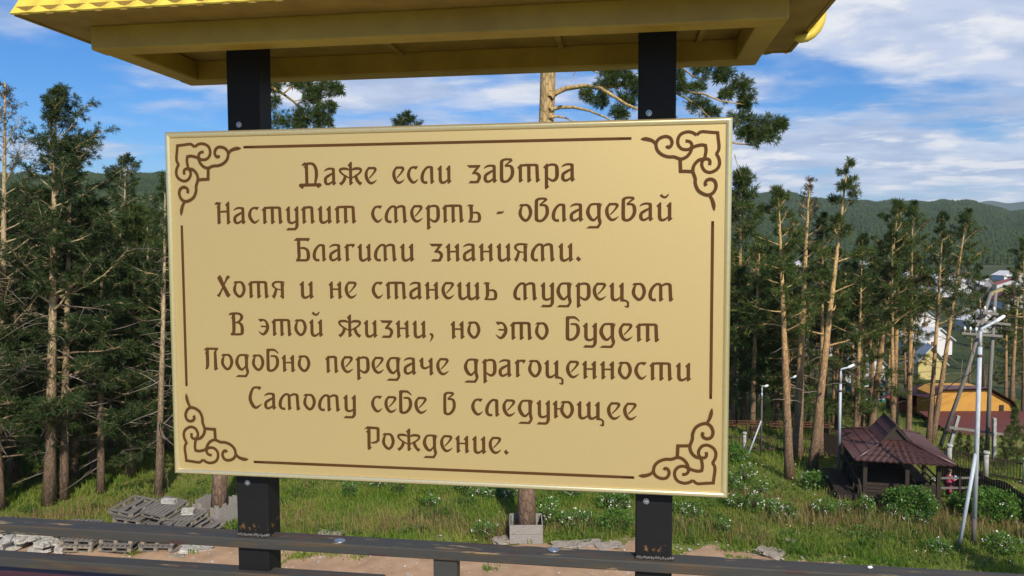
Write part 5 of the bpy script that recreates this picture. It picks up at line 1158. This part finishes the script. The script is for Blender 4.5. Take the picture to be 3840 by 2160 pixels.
vill = [(1370, 545, 10, 9, BL, WH, 'house with bright blue roof farthest in the village between pines', 'house'), (1385, 625, 9, 8, WH, WH, None, None), (1405, 655, 8, 7, BL, GY, 'house with pale blue roof below the bright blue one', 0), (1690, 680, 10, 8, WH, WH, None, None),
 (1625, 672, 6, 6, BL, WH, 'small blue roofed house beside the big white roof', 0), (1640, 695, 6, 5, SL, WH, 'low mint green roofed house below the big white roof', 0), (1910, 690, 9, 8, WH, WH, None, None), (2050, 690, 9, 8, MR, WH, None, 1), (2140, 690, 9, 8, MR, GY, None, 1),
 (1330, 735, 8, 7, WH, WH, None, None), (1350, 790, 7, 7, WH, GY, None, None), (1790, 765, 7, 6, RD, WH, 'small red roofed house in the village centre between pines', 0), (2050, 760, 9, 8, WH, WH, None, None), (1085, 640, 8, 8, WH, WH, None, None), (885, 565, 10, 9, WH, WH, None, None), (915, 650, 7, 7, MR, WH, None, 1),
 (455, 520, 11, 9, WH, WH, None, None), (985, 1235, 6, 5, WH, WH, None, None), (1250, 1150, 6, 5, WH, WH, None, None), (1820, 1220, 7, 6, WH, WH, None, None), (1860, 1400, 3.6, 4, WH, YL, 'pale yellow house between golden trunks near the orange house', 0), (1380, 1500, 5, 4, WH, WH, None, None),
 (2475, 745, 11, 9, RD, WH, 'bright red roofed house at the far right of the village', 0), (2440, 665, 10, 8, WH, WH, None, None), (2545, 690, 10, 8, WH, WH, None, None), (2475, 880, 9, 8, MR, WH, None, 1), (2430, 810, 8, 6, GY, YL, 'grey roofed house with cream wall below the bright red roof', 0), (2560, 790, 9, 8, WH, WH, None, None),
 (2220, 740, 9, 8, WH, GY, None, None), (1960, 790, 8, 7, GY, WH, None, 2), (1500, 760, 8, 7, GY, WH, None, 2), (1200, 700, 8, 7, GY, WH, None, 2), (700, 650, 8, 7, WH, WH, None, None), (600, 560, 9, 8, GY, WH, None, 2), (1750, 1040, 7, 6, GY, WH, None, 2), (1180, 860, 7, 6, WH, WH, None, None), (2230, 1050, 7, 6, WH, WH, None, None)]
for i, (x, y, w, d, rc, wc, lb, g_) in enumerate(vill):
    p = on_valley(*Z5(x, y)); grp = None
    if lb is None:
        lb, grp = {None: ('white roofed village house glimpsed between the pines', 'white roofed village houses'), 1: ('maroon roofed village house glimpsed between the pines', 'maroon roofed village houses'), 2: ('grey roofed village house glimpsed between the pines', 'grey roofed village houses')}[g_]
    house(p, RAD((i*37) % 80-40), w*0.68, d*0.68, 1.85, 1.5, wc, rc, lb, grp, win=(i % 3 == 0 and wc is not YL))
p = on_valley(3222, 1500); house(p, 0.1, 2.6, 3.4, 1.75, 0.7, TL, WH, 'house with turquoise wall and white roof behind the thin street lamp')
p = at(3440, 1600, 52); house((p.x, 52, float(height(p.x, 52))), 0.2, 2.2, 2.4, 0.85, 0.4, (0.50, 0.17, 0.10), (0.33, 0.06, 0.04), 'small salmon red hut left of the orange house', win=False)

# ------------------------------------------------------------------ shrubs, grass, flowers
def shrub_mesh(seed, R_, H, n, leaf, bl):
    r = np.random.default_rng(seed)
    ns = 14; stems = [(r.uniform(-0.5, 0.5, 2)*R_, r.uniform(0.5, 1.0)) for _ in range(ns)]
    v = r.normal(0, 1, (n, 3)); v /= np.linalg.norm(v, axis=1)[:, None]; rad = r.uniform(0.45, 1.0, n)**0.6
    lob = 1+0.28*np.sin(v[:, 0]*4+seed)*np.cos(v[:, 1]*5+seed*2)
    Pc = v*(rad*lob)[:, None]*np.array([R_, R_, H*0.55])+np.array([0, 0, H*0.52]); Pc[:, 2] = np.maximum(Pc[:, 2], 0.03)
    d = v*0.7+r.normal(0, 0.5, (n, 3)); d[:, 2] += 0.25; d /= np.linalg.norm(d, axis=1)[:, None]
    w = np.cross(d, r.normal(0, 1, (n, 3))); w /= np.linalg.norm(w, axis=1)[:, None]; s = leaf*r.uniform(0.6, 1.3, n)[:, None]
    V = np.stack([Pc, Pc+d*s*0.5-w*s*0.32, Pc+d*s, Pc+d*s*0.5+w*s*0.32], 1).reshape(-1, 3)
    fol = np_mesh('foliage', V, quads(V)); fol.materials.append(M['leaf'])
    bm_ = None
    if bl:
        m = bl; i = r.choice(n, m, replace=n < m); keep = Pc[i]; keep = keep[keep[:, 2] > H*0.38]
        m = len(keep); k = 5; Q = np.repeat(keep, k, 0)+r.normal(0, 0.035, (m*k, 3)); Q += (Q-np.array([0, 0, H*0.4]))*0.10
        d = r.normal(0, 1, (m*k, 3)); d /= np.linalg.norm(d, axis=1)[:, None]; w = np.cross(d, r.normal(0, 1, (m*k, 3))); w /= np.linalg.norm(w, axis=1)[:, None]; s = 0.048
        V = np.stack([Q-d*s*.6, Q-w*s*.6, Q+d*s*.6, Q+w*s*.6], 1).reshape(-1, 3); bm_ = np_mesh('blossom', V, quads(V)); bm_.materials.append(M['blossom'])
    st = MB()
    for (xy, t) in stems: st.tube([(xy[0]*0.3, xy[1]*0.3, 0), (xy[0]*0.8, xy[1]*0.8, H*0.4*t), (xy[0]*1.2, xy[1]*1.2, H*0.8*t)], [0.014, 0.01, 0.005], 4, cap=False)
    s_ = st.mesh('stem'); s_.materials.append(M['darkfence'])
    return fol, bm_, s_
SH = [shrub_mesh(1, 0.42, 0.65, 620, 0.085, 16), shrub_mesh(2, 0.5, 0.5, 620, 0.085, 18), shrub_mesh(3, 0.32, 0.8, 520, 0.08, 11), shrub_mesh(4, 0.85, 1.05, 3200, 0.095, 7), shrub_mesh(5, 0.7, 0.8, 1700, 0.09, 0)]
def shrub(k, x, y, sc, label, group=None, name='flowering_shrub', rz=0.0, D=None):
    g = on_ground(x, y) if D is None else at(x, y, D); fol, bl, st = SH[k]
    o = empty(name, (g.x, g.y, float(height(g.x, g.y))), rz, label, 'shrub', group); o.scale = (sc, sc, sc)
    link('foliage', fol, None, o); link('stem', st, None, o)
    if bl: link('blossom', bl, None, o)
z7 = lambda x, y: (1280+x/2.0125, 1440+y/2.0125); z8 = lambda x, y: (2560+x/2.0125, 1440+y/2.0125)
fl = [z7(680, 925), z7(1075, 1150), z7(1560, 1085), z7(1660, 1090), z7(1760, 1070), z7(1870, 1085), z7(1560, 985), z7(2020, 925), z7(1200, 870), z7(1280, 890), z7(1030, 850), z7(440, 840), z7(2100, 965), z7(1330-190, 870), z7(60, 870), z7(280, 790), z7(1740, 860), z7(2170, 860), z7(930, 810),
      z8(60, 1010), z8(310, 1140), z8(400, 945), z8(770, 1010), z8(600, 850), z8(1070, 1000), z8(1220, 975), z8(1380, 1000), z8(980, 790), z8(1930, 1260), z8(530, 970), z8(430, 830), z8(650, 960), z8(480, 760), z8(380, 780), z8(1760, 1070), z8(1580, 1040), z8(1020, 770), z8(2400, 1270)]
for i, (x, y) in enumerate(fl):
    under = x < 2720
    shrub(i % 3, x, y, 0.75+0.35*((i*7) % 5)/4, 'low white-flowered shrub in the meadow under the sign' if under else 'low white-flowered shrub in the meadow right of the sign', 'white-flowered shrubs under the sign' if under else 'white-flowered shrubs right of the sign', rz=i*1.9)
for (x, y, k, s, lb) in ((z8(1720, 1010)+(3, 1.0, 'big bright green bush hiding the front of the gazebo')), (z8(1830, 985)+(4, 0.75, 'rounded green bush right of the big gazebo bush')), (z8(2110, 975)+(3, 0.7, 'green bush with pale flowers at the child\'s feet')), (z8(2300, 1030)+(3, 1.1, 'large green bush right of the tall street lamp')), (z8(2400, 1000)+(3, 0.9, 'green bush against the dark picket fence on the right')), (z7(2080, 1100)+(4, 0.9, 'leafy green bush left of the right black post')), (z8(380, 590)+(4, 1.0, 'light green bush beside the sign\'s right edge near the far fence'))):
    shrub(k, x, y, s, lb, None, 'bush', rz=x)

def blade_mesh(name, P_, H_, w, r, lean=0.35, seg=2):
    n = len(P_); a = r.uniform(0, 6.28, n); ln = np.stack([np.cos(a), np.sin(a)], -1)*(H_*lean*r.uniform(0.2, 1.3, n))[:, None]
    side = np.stack([-np.sin(a+r.normal(0, 1, n)), np.cos(a)], -1); side /= np.linalg.norm(side, axis=1)[:, None]; side *= (w*r.uniform(0.6, 1.3, n))[:, None]/2
    z = np.zeros(n)
    b0 = np.concatenate([P_[:, :2]-side, P_[:, 2:]-0.02], 1); b1 = np.concatenate([P_[:, :2]+side, P_[:, 2:]-0.02], 1)
    m1 = np.concatenate([P_[:, :2]+ln*0.35+side*0.75, (P_[:, 2]+H_*0.6)[:, None]], 1); m0 = np.concatenate([P_[:, :2]+ln*0.35-side*0.75, (P_[:, 2]+H_*0.6)[:, None]], 1)
    t = np.concatenate([P_[:, :2]+ln, (P_[:, 2]+H_)[:, None]], 1)
    V = np.stack([b0, b1, m1, m0, t], 1).reshape(-1, 3); i = np.arange(n)*5
    F3 = np.concatenate([np.stack([i, i+1, i+2], -1), np.stack([i, i+2, i+3], -1), np.stack([i+3, i+2, i+4], -1)])
    return np_mesh(name, V, F3)
def patch(x, y, sc, ph): return 0.5+0.25*np.sin(x*sc+ph+1.7*np.sin(y*sc*0.8))+0.25*np.sin(y*sc*1.4+ph*2+1.3*np.sin(x*sc*0.6+2))
def grass():
    r = np.random.default_rng(3)
    def pts(n, d0, d1):
        th = np.radians(r.uniform(-36, 36, n)); D = np.sqrt(r.uniform(d0**2, d1**2, n)); x = D*np.sin(th); y = D*np.cos(th)
        k = y > in_sand(x, 0)+r.normal(0, 0.12, n); x, y = x[k], y[k]
        k = ~((np.abs((x-15.65)*0.972-(y-31.35)*0.235) < 1.4) & (np.abs((x-15.65)*0.235+(y-31.35)*0.972) < 2.0)); x, y = x[k], y[k]
        return x, y
    x1, y1 = pts(100000, 23, 33); x2, y2 = pts(55000, 33, 46); x3, y3 = pts(22000, 46, 75)
    x = np.concatenate([x1, x2, x3]); y = np.concatenate([y1, y2, y3]); f = np.concatenate([np.ones(len(x1)), np.full(len(x2), 1.15), np.full(len(x3), 1.6)])
    p = patch(x, y, 0.9, 0.3); H_ = (0.06+0.14*p+r.uniform(0, 0.10, len(x)))*f*np.where(x < -12, 0.9, 1)
    me = blade_mesh('grass', np.stack([x, y, height(x, y)], -1), H_, 0.028*f, r, 0.7); tag(link('grass', me, M['grass']), 'green meadow grass under the trees', 'grass', kind='stuff')
    # tall dry stalks: along the sand edge and in the belt right of the sign
    def dry_density(x, y):
        e = in_sand(x, 0); edge = np.exp(-((y-e-1.0)/1.2)**2)
        belt = ((x > 8.5) & (x < 18.5))*np.exp(-((y-(29.3-0.30*(x-9)))/1.1)**2)*2.2
        lf = (x < -10.5)*np.exp(-((y-29.0)/1.0)**2)*1.2
        return np.clip((edge*0.55*((x > -10) & (x < 9)) + belt + lf)*patch(x, y, 1.3, 1.0)*2.1 + 0.05, 0, 1)
    x, y = pts(80000, 23, 34); k = r.uniform(0, 1, len(x)) < dry_density(x, y)*0.62; x, y = x[k], y[k]
    me = blade_mesh('dry_grass', np.stack([x, y, height(x, y)], -1), r.uniform(0.25, 0.55, len(x)), np.full(len(x), 0.020), r, 0.5)
    tag(link('dry_grass', me, M['drygrass']), 'tall dry straw coloured grass in belts through the meadow', 'dry grass', kind='stuff')
    # tufts of weeds on the sand
    cx = r.uniform(-14, 16, 70); cyy = in_sand(cx, 0)-r.uniform(0.1, 2.3, 70)
    x = np.repeat(cx, 60)+r.normal(0, 0.16, 4200); y = np.repeat(cyy, 60)+r.normal(0, 0.13, 4200)
    me = blade_mesh('weeds', np.stack([x, y, height(x, y)+0.04], -1), r.uniform(0.06, 0.2, 4200), np.full(4200, 0.035), r, 0.8); tag(link('weeds', me, M['grass']), 'small green weeds sprouting from the sand', 'weeds', kind='stuff')
    # broad-leaved plants in clumps
    cx, cyy = pts(900, 23.5, 36); k = patch(cx, cyy, 0.7, 4.0) > 0.45; cx, cyy = cx[k], cyy[k]; m = 26; n = len(cx)*m
    sp = np.repeat(r.uniform(0.12, 0.42, len(cx)), m); x = np.repeat(cx, m)+r.normal(0, 1, n)*sp; y = np.repeat(cyy, m)+r.normal(0, 1, n)*sp
    Q = np.stack([x, y, height(x, y)+r.uniform(0.03, 0.24, n)], -1); a = r.uniform(0, 6.28, n); d1 = np.stack([np.cos(a), np.sin(a), r.normal(0.25, 0.35, n)], -1); d1 *= r.uniform(0.05, 0.11, n)[:, None]
    d2 = np.stack([-np.sin(a), np.cos(a), r.normal(0, 0.4, n)], -1)*r.uniform(0.02, 0.045, n)[:, None]
    V = np.stack([Q-d1, Q-d2, Q+d1, Q+d2], 1).reshape(-1, 3); me = np_mesh('meadow_plants', V, quads(V)); tag(link('meadow_plants', me, M['herb']), 'low broad-leaved meadow plants in dark green clumps', 'plants', kind='stuff')
    # drifts of small white flowers
    x, y = pts(60000, 26, 39); d = (x > 8.5)*np.exp(-((y-32.2)/2.2)**2)*patch(x, y, 1.7, 2.2)**2+0.03*(x > -4)
    k = r.uniform(0, 1, len(x)) < d*0.16; x, y = x[k], y[k]; n = len(x)
    Q = np.stack([x, y, height(x, y)+r.uniform(0.2, 0.38, n)], -1); a = r.uniform(0, 6.28, n); s = 0.026
    d1 = np.stack([np.cos(a), np.sin(a), r.normal(0, 0.4, n)], -1)*s; d2 = np.stack([-np.sin(a), np.cos(a), r.normal(0.5, 0.4, n)], -1)*s
    V = np.stack([Q-d1, Q-d2, Q+d1, Q+d2], 1).reshape(-1, 3); me = np_mesh('meadow_flowers', V, quads(V)); tag(link('meadow_flowers', me, M['blossom']), 'drifts of tiny white flowers in the grass', 'flowers', kind='stuff')
grass()
def pebbles():
    r = np.random.default_rng(9); n = 1500; x = r.uniform(-18, 18, n); y = in_sand(x, 0)-r.uniform(0.0, 3.2, n)**1.3; s = 0.02+0.05*r.random(n)**3
    V = np.zeros((n, 6, 3)); o = np.array([(1, 0, 0), (0, 1, 0), (-1, 0, 0), (0, -1, 0), (0, 0, .7), (0, 0, -.5)]); V = np.stack([x, y, height(x, y)+0.05], -1)[:, None]+o[None]*s[:, None, None]*r.uniform(0.6, 1.4, (n, 6, 1))
    F = np.array([(0, 1, 4), (1, 2, 4), (2, 3, 4), (3, 0, 4)]); me = np_mesh('gravel', V.reshape(-1, 3), (np.arange(n)[:, None, None]*6+F[None]).reshape(-1, 3)); tag(link('gravel', me, M['rubble']), 'loose pale stones scattered over the sand', 'gravel', kind='stuff')
pebbles()

# ------------------------------------------------------------------ haze over the valley
def build_haze():
    me = bpy.data.meshes.new('haze'); mb = MB().box((0, 0, 122), (10600, 10600, 270)); o = mb.build('haze', None)
    m = bpy.data.materials.new('haze_air'); m.use_nodes = True; nt = m.node_tree
    nt.nodes.remove(nt.nodes['Principled BSDF']); v = nt.nodes.new('ShaderNodeVolumePrincipled')
    v.inputs['Color'].default_value = (0.72, 0.85, 1.0, 1); v.inputs['Density'].default_value = 0.00010; v.inputs['Anisotropy'].default_value = 0.0
    nt.links.new(v.outputs[0], nt.nodes['Material Output'].inputs['Volume']); o.data.materials.append(m)
    tag(o, 'thin bluish haze over the valley and hills', 'haze', kind='stuff')
build_haze()
